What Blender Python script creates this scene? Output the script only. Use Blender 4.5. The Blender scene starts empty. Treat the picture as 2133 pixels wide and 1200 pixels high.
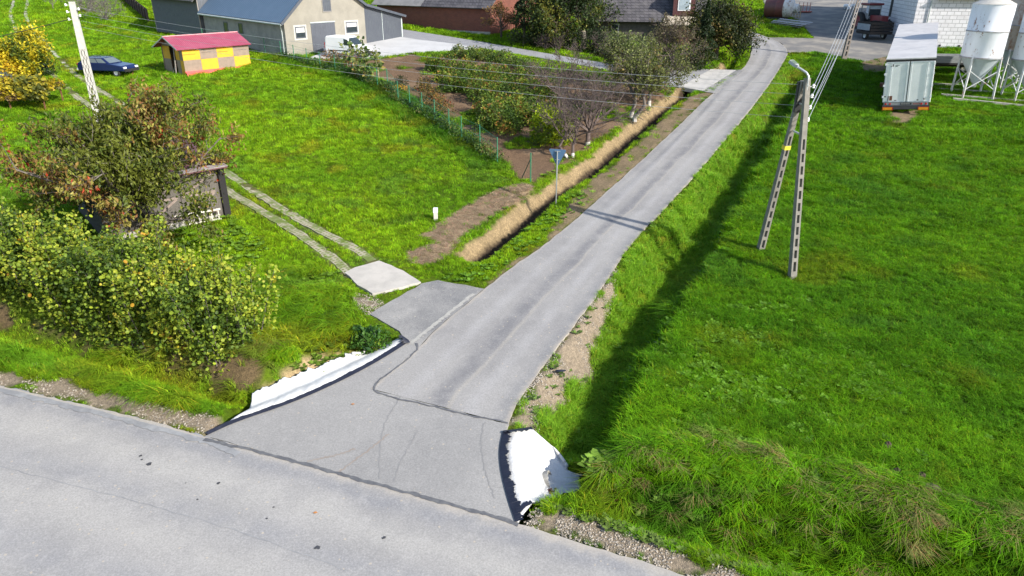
import bpy, bmesh, math, random
import numpy as np
from mathutils import Vector, Matrix
random.seed(7); rng = np.random.default_rng(7)
sc = bpy.context.scene
col = sc.collection
R = math.radians
# ------------------------------------------------------------------ camera
FPX, TH, HC, SL = 1481., R(24), 13.1, .0857      # focal length in photo pixels, tilt, height, ground slope
cam = bpy.data.objects.new('camera', bpy.data.cameras.new('camera'))
col.objects.link(cam); sc.camera = cam
cam.location = (0, 0, HC); cam.rotation_euler = (R(90)-TH, 0, 0)
cam.data.sensor_width = 36; cam.data.lens = 36*FPX/2133
cam.data.clip_start = .2; cam.data.clip_end = 2000
# ------------------------------------------------------------------ light
SUN_H, SUN_EL = (.80, -.60), R(32)
sc.world = bpy.data.worlds.new('World'); sc.world.use_nodes = True
wn = sc.world.node_tree.nodes
sky = wn.new('ShaderNodeTexSky'); sky.sky_type = 'NISHITA'; sky.sun_disc = False
sky.sun_elevation = SUN_EL; sky.sun_rotation = math.atan2(SUN_H[0], SUN_H[1])
sc.world.node_tree.links.new(sky.outputs[0], wn['Background'].inputs[0])
wn['Background'].inputs[1].default_value = .15
sun = bpy.data.objects.new('sun', bpy.data.lights.new('sun', 'SUN')); col.objects.link(sun)
sun.data.energy = 4.5; sun.data.angle = R(1.0); sun.data.color = (1, .95, .86)
sun.rotation_euler = Vector((-SUN_H[0]*math.cos(SUN_EL), -SUN_H[1]*math.cos(SUN_EL), -math.sin(SUN_EL))).to_track_quat('-Z', 'Y').to_euler()
sc.view_settings.view_transform = 'Standard'; sc.view_settings.look = 'None'
sc.view_settings.exposure = .80; sc.view_settings.gamma = 1
# ------------------------------------------------------------------ survey helpers (sight lines from the camera onto the ground)
cT, sT = math.cos(TH), math.sin(TH)
def ray(px, py):
    u = (px-1066.5)/FPX; v = (600-py)/FPX
    return u, cT+sT*v, -sT+cT*v
def GH(px, py, h=0.):
    dx, dy, dz = ray(px, py); t = (HC-h)/(SL*dy-dz)
    return Vector((t*dx, t*dy, HC+t*dz))
def G2(pts): return [tuple(GH(*p)[:2]) for p in pts]
def smooth(x): x = np.clip(x, 0, 1); return x*x*(3-2*x)
# value noise
_perm = rng.random((256, 256))
def vnoise(x, y, s=1., o=0):
    x = np.asarray(x, float)/s+o*17.3+500; y = np.asarray(y, float)/s+o*9.1+500
    xi = np.floor(x).astype(int); yi = np.floor(y).astype(int); fx = x-xi; fy = y-yi
    fx = fx*fx*(3-2*fx); fy = fy*fy*(3-2*fy)
    a = _perm[xi % 256, yi % 256]; b = _perm[(xi+1) % 256, yi % 256]
    c = _perm[xi % 256, (yi+1) % 256]; d = _perm[(xi+1) % 256, (yi+1) % 256]
    return (a*(1-fx)+b*fx)*(1-fy)+(c*(1-fx)+d*fx)*fy
def fbm(x, y, s, o=0): return (vnoise(x, y, s, o)+.5*vnoise(x, y, s/2, o+1)+.25*vnoise(x, y, s/4, o+2))/1.75
def seg_dist(x, y, poly, closed=False):
    """distance to polyline, signed side (+ = right of travel), parameter 0..1 along it"""
    x = np.asarray(x, float); y = np.asarray(y, float)
    best = np.full(x.shape, 1e9); side = np.zeros(x.shape); par = np.zeros(x.shape)
    n = len(poly); L = 0; segs = []
    for i in range(n if closed else n-1):
        a = poly[i]; b = poly[(i+1) % n]; l = math.hypot(b[0]-a[0], b[1]-a[1])
        if l > 1e-9: segs.append((a, b, l, L)); L += l
    for a, b, l, l0 in segs:
        ux, uy = (b[0]-a[0])/l, (b[1]-a[1])/l
        t = np.clip((x-a[0])*ux+(y-a[1])*uy, 0, l)
        d = np.hypot(x-a[0]-t*ux, y-a[1]-t*uy)
        m = d < best
        best = np.where(m, d, best)
        side = np.where(m, np.sign((x-a[0])*uy-(y-a[1])*ux), side)
        par = np.where(m, (l0+t)/L, par)
    return best, side, par
def inside(x, y, poly):
    x = np.asarray(x, float); y = np.asarray(y, float); r = np.zeros(x.shape, bool)
    n = len(poly); j = n-1
    for i in range(n):
        xi, yi = poly[i]; xj, yj = poly[j]
        if yi != yj:
            r ^= ((yi > y) != (yj > y)) & (x < (xj-xi)*(y-yi)/(yj-yi)+xi)
        j = i
    return r
def sdist(x, y, poly):
    """signed distance to a closed polygon, negative inside"""
    d, _, _ = seg_dist(x, y, poly, True)
    return np.where(inside(x, y, poly), -d, d)
def resample(pts, n):
    P = np.array(pts, float); l = np.r_[0, np.cumsum(np.hypot(*np.diff(P[:, :2], axis=0).T))]
    t = np.linspace(0, l[-1], n)
    return np.stack([np.interp(t, l, P[:, k]) for k in range(P.shape[1])], 1)
def smoothline(pts, it=2):
    P = [np.array(p, float) for p in pts]
    for _ in range(it):
        Q = [P[0]]
        for a, b in zip(P[:-1], P[1:]): Q += [a*.75+b*.25, a*.25+b*.75]
        P = Q+[P[-1]]
    return [tuple(p) for p in P]
# ------------------------------------------------------------------ object helpers
def tag(o, label=None, cat=None, group=None, kind=None):
    if label: o['label'] = label
    if cat: o['category'] = cat
    if group: o['group'] = group
    if kind: o['kind'] = kind
    return o
def empty(name, loc, rz=0., label=None, cat=None, group=None, rot=None):
    o = bpy.data.objects.new(name, None); col.objects.link(o); o.empty_display_size = .3
    o.location = loc; o.rotation_euler = rot or (0, 0, rz)
    return tag(o, label, cat, group)
def mesh_obj(name, v, f, mat, parent=None, smoothsh=False, colors=None, mats=None, midx=None):
    me = bpy.data.meshes.new(name)
    me.from_pydata([tuple(p) for p in v], [], f)
    for m in (mats or [mat]): me.materials.append(m)
    if midx is not None: me.polygons.foreach_set('material_index', midx)
    if smoothsh: me.polygons.foreach_set('use_smooth', [True]*len(me.polygons))
    if colors is not None:
        a = me.color_attributes.new('col', 'FLOAT_COLOR', 'POINT'); a.data.foreach_set('color', np.asarray(colors, np.float32).ravel())
    me.update()
    o = bpy.data.objects.new(name, me); col.objects.link(o)
    if parent: o.parent = parent
    return o
def np_mesh(name, V, F, mat, parent=None, colors=None, nper=4, smoothsh=False):
    """fast path: V (n,3), F (m,nper)"""
    me = bpy.data.meshes.new(name); V = np.asarray(V, np.float32); F = np.asarray(F, np.int32)
    me.vertices.add(len(V)); me.vertices.foreach_set('co', V.ravel())
    me.loops.add(F.size); me.loops.foreach_set('vertex_index', F.ravel())
    me.polygons.add(len(F)); me.polygons.foreach_set('loop_start', np.arange(0, F.size, nper, dtype=np.int32))
    me.update(calc_edges=True); me.materials.append(mat)
    me.polygons.foreach_set('use_smooth', np.full(len(F), bool(smoothsh)))
    if colors is not None:
        C = np.asarray(colors, np.float32)
        if C.shape[1] == 3: C = np.c_[C, np.ones(len(C), np.float32)]
        a = me.color_attributes.new('col', 'FLOAT_COLOR', 'POINT'); a.data.foreach_set('color', C.ravel())
    me.validate()
    o = bpy.data.objects.new(name, me); col.objects.link(o)
    if parent: o.parent = parent
    return o
class MB:
    def __init__(s): s.v = []; s.f = []; s.m = []; s.mi = 0
    def add(s, v, f):
        b = len(s.v); s.v += [Vector(p) for p in v]; s.f += [tuple(i+b for i in q) for q in f]; s.m += [s.mi]*len(f); return s
    def box(s, x0, x1, y0, y1, z0, z1, M=None):
        v = [Vector((x, y, z)) for z in (z0, z1) for y in (y0, y1) for x in (x0, x1)]
        if M: v = [M @ p for p in v]
        return s.add(v, [(0, 2, 3, 1), (4, 5, 7, 6), (0, 1, 5, 4), (2, 6, 7, 3), (0, 4, 6, 2), (1, 3, 7, 5)])
    def beam(s, a, b, w, h=None, up=(0, 0, 1)):
        a, b = Vector(a), Vector(b); h = h or w; d = (b-a).normalized(); u = Vector(up)
        x = d.cross(u)
        if x.length < 1e-3: x = d.cross(Vector((1, 0, 0)))
        x.normalize(); y = x.cross(d).normalized()
        v = [p+x*i*w/2+y*j*h/2 for p in (a, b) for j in (-1, 1) for i in (-1, 1)]
        return s.add(v, [(0, 2, 3, 1), (4, 5, 7, 6), (0, 1, 5, 4), (2, 6, 7, 3), (0, 4, 6, 2), (1, 3, 7, 5)])
    def slab(s, q, t):
        """quad with thickness t below it"""
        q = [Vector(p) for p in q]; n = (q[1]-q[0]).cross(q[2]-q[0]).normalized()
        if n.z < 0: n = -n
        v = q+[p-n*t for p in q]
        return s.add(v, [(0, 1, 2, 3), (7, 6, 5, 4), (0, 4, 5, 1), (1, 5, 6, 2), (2, 6, 7, 3), (3, 7, 4, 0)])
    def prism(s, pts, axis, a0, a1):
        """pts = outline in the plane across axis ('x': (y,z), 'y': (x,z), 'z': (x,y))"""
        def P(p, a): return {'x': (a, p[0], p[1]), 'y': (p[0], a, p[1]), 'z': (p[0], p[1], a)}[axis]
        n = len(pts); v = [P(p, a0) for p in pts]+[P(p, a1) for p in pts]
        return s.add(v, [tuple(range(n))[::-1], tuple(range(n, 2*n))]+[(i, (i+1) % n, n+(i+1) % n, n+i) for i in range(n)])
    def tube(s, path, r, n=8, caps=True):
        path = [Vector(p) for p in path]; m = len(path)
        rs = list(r) if hasattr(r, '__len__') else [r]*m
        v = []; f = []; x = None
        for i, p in enumerate(path):
            d = (path[min(i+1, m-1)]-path[max(i-1, 0)]).normalized()
            if x is None:
                x = d.cross(Vector((0, 0, 1)));
                if x.length < 1e-2: x = d.cross(Vector((1, 0, 0)))
            x = (x-d*x.dot(d)).normalized(); y = d.cross(x)
            v += [p+(x*math.cos(2*math.pi*k/n)+y*math.sin(2*math.pi*k/n))*rs[i] for k in range(n)]
        for i in range(m-1):
            f += [(i*n+k, i*n+(k+1) % n, (i+1)*n+(k+1) % n, (i+1)*n+k) for k in range(n)]
        if caps: f += [tuple(range(n))[::-1], tuple(range((m-1)*n, m*n))]
        return s.add(v, f)
    def lathe(s, prof, n=24, M=None, caps=True):
        v = []; f = []; m = len(prof)
        for r, z in prof: v += [Vector((r*math.cos(2*math.pi*k/n), r*math.sin(2*math.pi*k/n), z)) for k in range(n)]
        if M: v = [M @ p for p in v]
        for i in range(m-1): f += [(i*n+k, i*n+(k+1) % n, (i+1)*n+(k+1) % n, (i+1)*n+k) for k in range(n)]
        if caps: f += [tuple(range(n))[::-1], tuple(range((m-1)*n, m*n))]
        return s.add(v, f)
    def build(s, name, mat, parent=None, smooth=False, bevel=0, label=None):
        ms = mat if isinstance(mat, (list, tuple)) else [mat]
        o = mesh_obj(name, s.v, s.f, None, parent, smooth, mats=ms, midx=s.m)
        bm = bmesh.new(); bm.from_mesh(o.data); bmesh.ops.recalc_face_normals(bm, faces=bm.faces)
        if smooth:
            for e in bm.edges:
                if len(e.link_faces) == 2 and e.calc_face_angle(0) > .7: e.smooth = False
        bm.to_mesh(o.data); bm.free()
        if bevel:
            b = o.modifiers.new('bevel', 'BEVEL'); b.width = bevel; b.segments = 2; b.limit_method = 'ANGLE'
        if label: o['label'] = label
        return o
# ------------------------------------------------------------------ materials
def new_mat(name):
    m = bpy.data.materials.new(name); m.use_nodes = True; nt = m.node_tree
    return m, nt, nt.nodes, nt.links, nt.nodes['Principled BSDF']
def N(nt, typ, **k):
    n = nt.nodes.new(typ)
    for a, b in k.items(): setattr(n, a, b)
    return n
def mixc(nt, fac, a, b, blend='MIX'):
    n = N(nt, 'ShaderNodeMix', data_type='RGBA', blend_type=blend)
    for s, v in ((0, fac), (6, a), (7, b)):
        if hasattr(v, 'is_output') or hasattr(v, 'links'): nt.links.new(v, n.inputs[s])
        else: n.inputs[s].default_value = v if s == 0 else (tuple(v)+(1,))[:4]
    return n.outputs[2]
def math_(nt, op, a, b=0.):
    n = N(nt, 'ShaderNodeMath', operation=op)
    for i, v in enumerate((a, b)):
        if hasattr(v, 'links'): nt.links.new(v, n.inputs[i])
        else: n.inputs[i].default_value = v
    return n.outputs[0]
def noise_(nt, vec, scale, detail=5, rough=.6):
    n = N(nt, 'ShaderNodeTexNoise'); n.inputs['Scale'].default_value = scale; n.inputs['Detail'].default_value = detail
    n.inputs['Roughness'].default_value = rough
    if vec: nt.links.new(vec, n.inputs['Vector'])
    return n.outputs[0]
def ramp(nt, fac, lo, hi):
    n = N(nt, 'ShaderNodeMapRange'); n.interpolation_type = 'SMOOTHSTEP'
    nt.links.new(fac, n.inputs[0]); n.inputs[1].default_value = lo; n.inputs[2].default_value = hi
    return n.outputs[0]
def objco(nt, scale=None):
    t = N(nt, 'ShaderNodeTexCoord').outputs['Object']
    if scale:
        m = N(nt, 'ShaderNodeMapping'); m.inputs['Scale'].default_value = scale; nt.links.new(t, m.inputs[0]); return m.outputs[0]
    return t
def bump_(nt, bs, h, strength=.3, dist=.02):
    b = N(nt, 'ShaderNodeBump'); b.inputs['Strength'].default_value = strength; b.inputs['Distance'].default_value = dist
    nt.links.new(h, b.inputs['Height']); nt.links.new(b.outputs[0], bs.inputs['Normal'])
def M_plain(name, c, rough=.7, c2=None, scale=3., metal=0., bump=.1, stretch=None, lo=.35, hi=.7, spec=.5):
    m, nt, n, l, bs = new_mat(name)
    v = objco(nt, stretch); nz = noise_(nt, v, scale)
    c2 = c2 or tuple(x*.75 for x in c)
    base = mixc(nt, ramp(nt, nz, lo, hi), c, c2)
    fine = noise_(nt, v, scale*9, 3)
    base = mixc(nt, .25, base, mixc(nt, fine, tuple(x*.6 for x in c), tuple(min(1, x*1.4) for x in c)))
    l.new(base, bs.inputs['Base Color']); bs.inputs['Roughness'].default_value = rough; bs.inputs['Metallic'].default_value = metal
    bs.inputs['Specular IOR Level'].default_value = spec
    if bump: bump_(nt, bs, fine, bump, .02)
    return m
def wallco(nt):
    """(along the wall, up) for axis-aligned walls in the object's own frame"""
    s = N(nt, 'ShaderNodeSeparateXYZ'); nt.links.new(objco(nt), s.inputs[0])
    c = N(nt, 'ShaderNodeCombineXYZ'); nt.links.new(math_(nt, 'ADD', s.outputs[0], s.outputs[1]), c.inputs[0]); nt.links.new(s.outputs[2], c.inputs[1])
    return c.outputs[0]
def M_brick(name, c1, c2, mortar, bw, bh, ms, rough=.85, vec=None, offset=.5, dirt=None, bump=.4):
    m, nt, n, l, bs = new_mat(name)
    b = N(nt, 'ShaderNodeTexBrick'); l.new(vec(nt) if vec else wallco(nt), b.inputs['Vector'])
    b.offset = offset; b.inputs['Scale'].default_value = 1
    b.inputs['Color1'].default_value = (*c1, 1); b.inputs['Color2'].default_value = (*c2, 1); b.inputs['Mortar'].default_value = (*mortar, 1)
    b.inputs['Brick Width'].default_value = bw; b.inputs['Row Height'].default_value = bh; b.inputs['Mortar Size'].default_value = ms
    o = b.outputs[0]; nz = noise_(nt, objco(nt), 1.3)
    o = mixc(nt, math_(nt, 'MULTIPLY', ramp(nt, nz, .45, .75), .7), o, dirt or tuple(x*.55 for x in c1))
    l.new(o, bs.inputs['Base Color']); bs.inputs['Roughness'].default_value = rough
    bump_(nt, bs, b.outputs[1], -bump, .02)
    return m
def M_ribs(name, c, pitch, axis=0, rough=.5, c2=None, metal=0., strength=.6, dist=.03, spec=.5):
    m, nt, n, l, bs = new_mat(name)
    s = N(nt, 'ShaderNodeSeparateXYZ'); l.new(objco(nt), s.inputs[0])
    w = math_(nt, 'SINE', math_(nt, 'MULTIPLY', s.outputs[axis] if axis < 3 else math_(nt, 'ADD', s.outputs[0], s.outputs[1]), 2*math.pi/pitch))
    nz = noise_(nt, objco(nt), 1.1)
    l.new(mixc(nt, ramp(nt, nz, .4, .75), c, c2 or tuple(x*.8 for x in c)), bs.inputs['Base Color'])
    bs.inputs['Roughness'].default_value = rough; bs.inputs['Metallic'].default_value = metal; bs.inputs['Specular IOR Level'].default_value = spec
    bump_(nt, bs, w, strength, dist)
    return m
def M_leaf(name='leaf', trans=.35, rough=.55, spec=.3):
    m, nt, n, l, bs = new_mat(name)
    a = N(nt, 'ShaderNodeAttribute', attribute_name='col')
    l.new(a.outputs[0], bs.inputs['Base Color']); bs.inputs['Roughness'].default_value = rough; bs.inputs['Specular IOR Level'].default_value = spec
    t = N(nt, 'ShaderNodeBsdfTranslucent'); l.new(mixc(nt, 1., a.outputs[0], (1.0, 1.0, .55), 'MULTIPLY'), t.inputs[0])
    x = N(nt, 'ShaderNodeMixShader'); x.inputs[0].default_value = trans
    l.new(bs.outputs[0], x.inputs[1]); l.new(t.outputs[0], x.inputs[2]); l.new(x.outputs[0], n['Material Output'].inputs[0])
    return m
def M_grass():
    m, nt, n, l, bs = new_mat('grass_blades')
    a = N(nt, 'ShaderNodeAttribute', attribute_name='gcol'); a.attribute_type = 'INSTANCER'
    b = N(nt, 'ShaderNodeAttribute', attribute_name='col')
    c = mixc(nt, 1., a.outputs[0], b.outputs[0], 'MULTIPLY')
    l.new(c, bs.inputs['Base Color']); bs.inputs['Roughness'].default_value = .6; bs.inputs['Specular IOR Level'].default_value = .08
    t = N(nt, 'ShaderNodeBsdfTranslucent'); l.new(mixc(nt, 1., c, (1., 1., .45), 'MULTIPLY'), t.inputs[0])
    x = N(nt, 'ShaderNodeMixShader'); x.inputs[0].default_value = .24
    l.new(bs.outputs[0], x.inputs[1]); l.new(t.outputs[0], x.inputs[2]); l.new(x.outputs[0], n['Material Output'].inputs[0])
    return m
LEAF = M_leaf(); GRASS = M_grass()
m_conc = M_plain('old_concrete', (.36, .34, .30), .85, (.22, .21, .19), 4)
m_concw = M_plain('pale_concrete', (.62, .59, .53), .8, (.46, .44, .40), 3)
m_steel = M_plain('galvanised_steel', (.45, .47, .49), .4, (.36, .38, .4), 6, metal=.6)
m_black = M_plain('black_rubber', (.018, .018, .018), .7)
m_dark = M_plain('dark_void', (.012, .012, .013), .9)
m_wire = M_plain('bright_wire', (.42, .43, .44), .45, metal=.3)
m_wireb = M_plain('black_cable', (.02, .02, .02), .6)
m_porc = M_plain('white_porcelain', (.8, .8, .78), .25)
m_white = M_plain('white_paint', (.8, .8, .8), .3, (.74, .75, .76), 2, bump=0)
m_glass = M_plain('dark_glass', (.03, .04, .045), .08, bump=0)
m_bark = M_plain('bark', (.085, .065, .05), .9, (.045, .035, .028), 9, bump=.5)
m_barkg = M_plain('grey_bark', (.16, .135, .115), .9, (.09, .075, .065), 9, bump=.5)
m_limew = M_plain('limewashed_bark', (.5, .48, .45), .9, (.28, .25, .22), 8)
m_wood = M_plain('weathered_wood', (.27, .245, .22), .85, (.14, .12, .105), 5, stretch=(6, 6, .6))
m_rust = M_plain('rusty_steel', (.19, .075, .035), .8, (.09, .04, .025), 6)
m_orange = M_plain('orange_reflector', (.85, .33, .02), .4, bump=0)
m_red = M_plain('red_lens', (.45, .02, .02), .3, bump=0)
# ================================================================== the lie of the land
MAIN_FAR = smoothline(G2([(-700, 640), (-300, 735), (0, 805), (150, 838), (300, 874), (425, 911), (700, 985), (850, 1026), (1080, 1093), (1260, 1147), (1440, 1203), (1700, 1290), (2100, 1440)]), 1)
_d = Vector((MAIN_FAR[-1][0]-MAIN_FAR[0][0], MAIN_FAR[-1][1]-MAIN_FAR[0][1])).normalized()
MAIN_NEAR = [(p[0]+_d.y*7.2, p[1]-_d.x*7.2) for p in MAIN_FAR]
MAIN = MAIN_FAR+MAIN_NEAR[::-1]
SIDE_L = smoothline(G2([(772, 811), (872, 727), (905, 688), (1000, 611), (1060, 562), (1150, 500), (1237, 425), (1375, 300), (1486, 192), (1547, 146), (1566, 115), (1563, 88), (1540, 68), (1490, 52)]), 1)
SIDE_R = smoothline(G2([(1060, 884), (1076, 838), (1150, 738), (1255, 600), (1310, 510), (1395, 425), (1504, 300), (1592, 192), (1632, 130), (1643, 108), (1630, 92), (1600, 78), (1540, 58)]), 1)
SIDE = SIDE_L+SIDE_R[::-1]
LIP_L = smoothline(G2([(428, 909), (490, 880), (607, 841), (712, 794), (795, 749), (849, 714)]), 2)
LIP_R = smoothline(G2([(1051, 901), (1043, 940), (1047, 985), (1061, 1040), (1078, 1090)]), 2)
JUNC = LIP_L+G2([(872, 727), (772, 811), (905, 845), (1060, 884)])+LIP_R+G2([(850, 1026), (700, 985)])
APRON = G2([(770, 655), (800, 636), (878, 591), (912, 584), (1008, 602), (905, 688), (872, 727), (849, 714), (832, 690)])
SLAB = G2([(718, 570), (740, 559), (790, 545), (840, 566), (877, 590), (840, 600), (776, 614), (745, 596)])
STREET = G2([(815, 58), (900, 71), (1000, 87), (1100, 105), (1200, 122), (1300, 138), (1400, 143), (1481, 145), (1416, 183), (1360, 170), (1290, 151), (1190, 132), (1100, 117), (1010, 102), (950, 92), (870, 83), (825, 76)])
DECK = G2([(1416, 182), (1481, 145), (1534, 147), (1463, 190)])
CYARD = G2([(640, 122), (700, 100), (780, 70), (825, 76), (870, 83), (950, 92), (1000, 101), (930, 106), (860, 110), (798, 118), (740, 124)])
FYARD = G2([(1600, 78), (1696, 80), (1664, 42), (1600, 22), (1560, -60), (2500, -90), (2500, 62), (1975, 92), (1870, 112), (1800, 128), (1752, 118), (1700, 108), (1643, 110), (1630, 92)])
FLAT = [MAIN, SIDE, JUNC, APRON, SLAB, STREET, CYARD, FYARD]
# rows of the two white aprons: sight line + height over the base plane, from the road edge down into the ditch
ROWS_L = [[(496, 864, .10), (560, 845, .10), (625, 820, .10), (700, 787, .10), (760, 757, .09), (800, 735, .08), (836, 706, .06)],
          [(520, 852, -.10), (580, 828, -.10), (640, 801, -.10), (705, 772, -.12), (760, 744, -.15), (800, 722, -.12), (830, 703, -.05)],
          [(523, 838, -.42), (580, 813, -.42), (640, 790, -.42), (690, 768, -.42), (740, 745, -.45), (775, 733, -.5), (810, 712, -.5)],
          [(528, 822, -.12), (570, 799, -.10), (630, 776, -.08), (679, 757, -.08), (716, 740, -.12), (746, 738, -.25), (790, 722, -.4)]]
ROWS_R = [[(1075, 896, .04), (1072, 940, .05), (1078, 985, .05), (1085, 1040, .05), (1090, 1068, .03)],
          [(1108, 893, .0), (1115, 935, -.12), (1118, 985, -.16), (1118, 1030, -.10), (1110, 1046, .0)],
          [(1132, 913, -.2), (1146, 945, -.42), (1144, 985, -.52), (1140, 1025, -.45), (1130, 1043, -.15)],
          [(1152, 930, -.35), (1166, 956, -.62), (1170, 990, -.68), (1166, 1026, -.6), (1160, 1042, -.3)],
          [(1166, 953, -.5), (1186, 982, -.66), (1217, 990, -.68), (1215, 1024, -.62), (1190, 1042, -.4)]]
def _xy(r): return [tuple(GH(*p)[:2]) for p in r]
WHITE_L = LIP_L[2:]+_xy([ROWS_L[3][-1]])+_xy(ROWS_L[3][::-1])[1:]+_xy([ROWS_L[2][0]])
WHITE_R = LIP_R+_xy([r[-1] for r in ROWS_R[:4]])+_xy(ROWS_R[4][::-1])+_xy([r[0] for r in ROWS_R[:4]][::-1])
DITCH = [  # centre line, width left, width right, depth, flat bottom
    (smoothline(G2([(962, 553), (1018, 508), (1092, 450), (1160, 388), (1243, 341), (1300, 288), (1380, 222), (1432, 183), (1482, 158), (1518, 138), (1535, 112), (1540, 90), (1510, 60)])), 1.2, .9, 1.05, .12),
    (smoothline(G2([(1190, 968), (1218, 880), (1280, 715), (1360, 606), (1430, 520), (1490, 442), (1525, 365), (1568, 300), (1610, 234), (1645, 180), (1665, 150)])), 1.8, 1.35, 1.4, .3),
    (smoothline(G2([(-600, 520), (-200, 622), (0, 672), (200, 722), (400, 780), (530, 812), (600, 788), (750, 733), (800, 705)])), .9, 1.1, .62, .15),
    (smoothline(G2([(1262, 1020), (1330, 1055), (1500, 1110), (1750, 1170), (2133, 1270)])), 1.5, .9, .6, .2)]
def ditch_info(k, x, y):
    c, wl, wr, d, b = DITCH[k]
    dist, side, par = seg_dist(x, y, c)
    if k == 1: dist = np.maximum(dist+(fbm(x, y, 1.5, 77)-.5)*1.1+(vnoise(x, y, .45, 78)-.5)*.35, 0)
    w = np.where(side < 0, wl, wr)
    prof = 1-np.clip((dist-b)/np.maximum(w-b, .01), 0, 1)
    return dist*side, par, prof*prof*(3-2*prof)*.5+prof*.5, d
def ground_z(x, y, rough=True):
    x = np.asarray(x, float); y = np.asarray(y, float)
    fd = np.full(x.shape, 1e9); wd = np.full(x.shape, 1e9)
    for p in FLAT: fd = np.minimum(fd, sdist(x, y, p))
    for p in (WHITE_L, WHITE_R): wd = np.minimum(wd, sdist(x, y, p))
    keep = smooth((fd-.06)/.45)
    z = np.zeros(x.shape)
    for k in range(4):
        _, par, pr_, d = ditch_info(k, x, y)
        ends = smooth(par/.03)*smooth((1-par)/.02)
        if k == 0: d = d*(1+(.40*(vnoise(par*60, par*0, 1, 88)-.5)+.30*(vnoise(par*190, par*0, 1, 89)-.5))*np.clip(pr_*2, 0, 1)*(1-pr_)*3)
        z = np.minimum(z, -pr_*d*ends)
        if k == 0 and rough: z = z+np.clip(pr_*4, 0, 1)*(1-pr_)*ends*((fbm(x, y, .55, 95)-.5)*.30+(fbm(x, y, .25, 96)-.5)*.14)
    z = z*keep
    if rough:
        amp = smooth((fd-.25)/1.2)
        z = z+amp*((fbm(x, y, 2.6, 3)-.5)*.16+(fbm(x, y, .8, 5)-.5)*.09)
        # low earth bank along the front of the right-hand meadow, and the one that carries the hedge
        db, _, _ = seg_dist(x, y, BANK); z = z+amp*.22*smooth(1-db/1.9)*smooth((fd-.8)/1.5)
        dh, _, _ = seg_dist(x, y, HEDGE_LINE); z = z+amp*.35*smooth(1-dh/2.2)
    z = np.where(fd < .02, z-.07, z)
    z = np.where(wd < .12, np.minimum(z, -.75), z)
    return SL*y+z
BANK = G2([(1330, 985), (1500, 990), (1750, 1050), (2000, 1110), (2300, 1190)])
HEDGE_LINE = G2([(-500, 460), (-150, 560), (0, 610), (150, 650), (300, 690), (430, 722), (528, 744)])
GARDEN = G2([(700, 140), (800, 168), (860, 207), (910, 242), (960, 277), (1000, 302), (1035, 337), (1088, 374), (1120, 384), (1160, 356), (1230, 310), (1300, 262), (1370, 212), (1400, 196), (1360, 188), (1300, 172), (1200, 156), (1100, 140), (1000, 122), (930, 115), (860, 113), (790, 122)])
HAY = G2([(838, 528), (868, 517), (905, 506), (880, 490), (905, 470), (950, 440), (1010, 405), (1060, 385), (1100, 380), (1114, 392), (1085, 415), (1040, 440), (1000, 470), (960, 500), (920, 545), (880, 553), (850, 542)])
GRAVEL = [G2([(1056, 885), (1076, 838), (1150, 738), (1255, 600), (1285, 555), (1290, 580), (1252, 660), (1238, 705), (1205, 765), (1150, 832), (1122, 880), (1110, 898)]),
          G2([(-600, 655), (-300, 722), (0, 772), (120, 790), (260, 822), (400, 852), (492, 862), (500, 880), (428, 911), (300, 876), (150, 840), (0, 807), (-600, 665)]),
          G2([(1074, 1066), (1105, 1048), (1180, 1055), (1300, 1108), (1450, 1160), (1640, 1225), (1900, 1320), (1700, 1300), (1440, 1206), (1080, 1096)]),
          G2([(770, 657), (735, 632), (715, 640), (700, 625), (730, 610), (776, 616), (800, 634)])]
DRY = [G2([(1192, 412), (1270, 345), (1350, 275), (1425, 208), (1450, 196), (1486, 190), (1375, 302), (1237, 428), (1160, 495), (1100, 535), (1030, 590), (1012, 598), (1050, 560), (1140, 500)]),
       G2([(1790, 128), (1850, 118), (1850, 150), (1800, 150)]), G2([(1850, 232), (1915, 230), (1900, 255), (1865, 256)])]
DRYVERGE = G2([(1040, 84), (1110, 96), (1200, 112), (1300, 130), (1400, 141), (1400, 120), (1280, 100), (1180, 84), (1090, 72)])
BANKSOIL = G2([(-600, 505), (0, 668), (200, 712), (380, 755), (500, 800), (560, 785), (550, 765), (520, 755), (430, 742), (200, 690), (0, 640), (-600, 480)])
STRIP1 = smoothline(G2([(775, 544), (757, 528), (650, 473), (560, 420), (470, 358), (300, 243), (172, 168), (128, 128), (85, 82), (60, 50), (52, 30), (58, 0), (70, -40)]))
STRIP2 = smoothline(G2([(728, 570), (718, 558), (660, 515), (600, 472), (478, 402), (330, 300), (168, 212), (118, 162), (60, 110), (25, 48), (20, 28), (30, 0), (40, -40)]))
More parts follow.
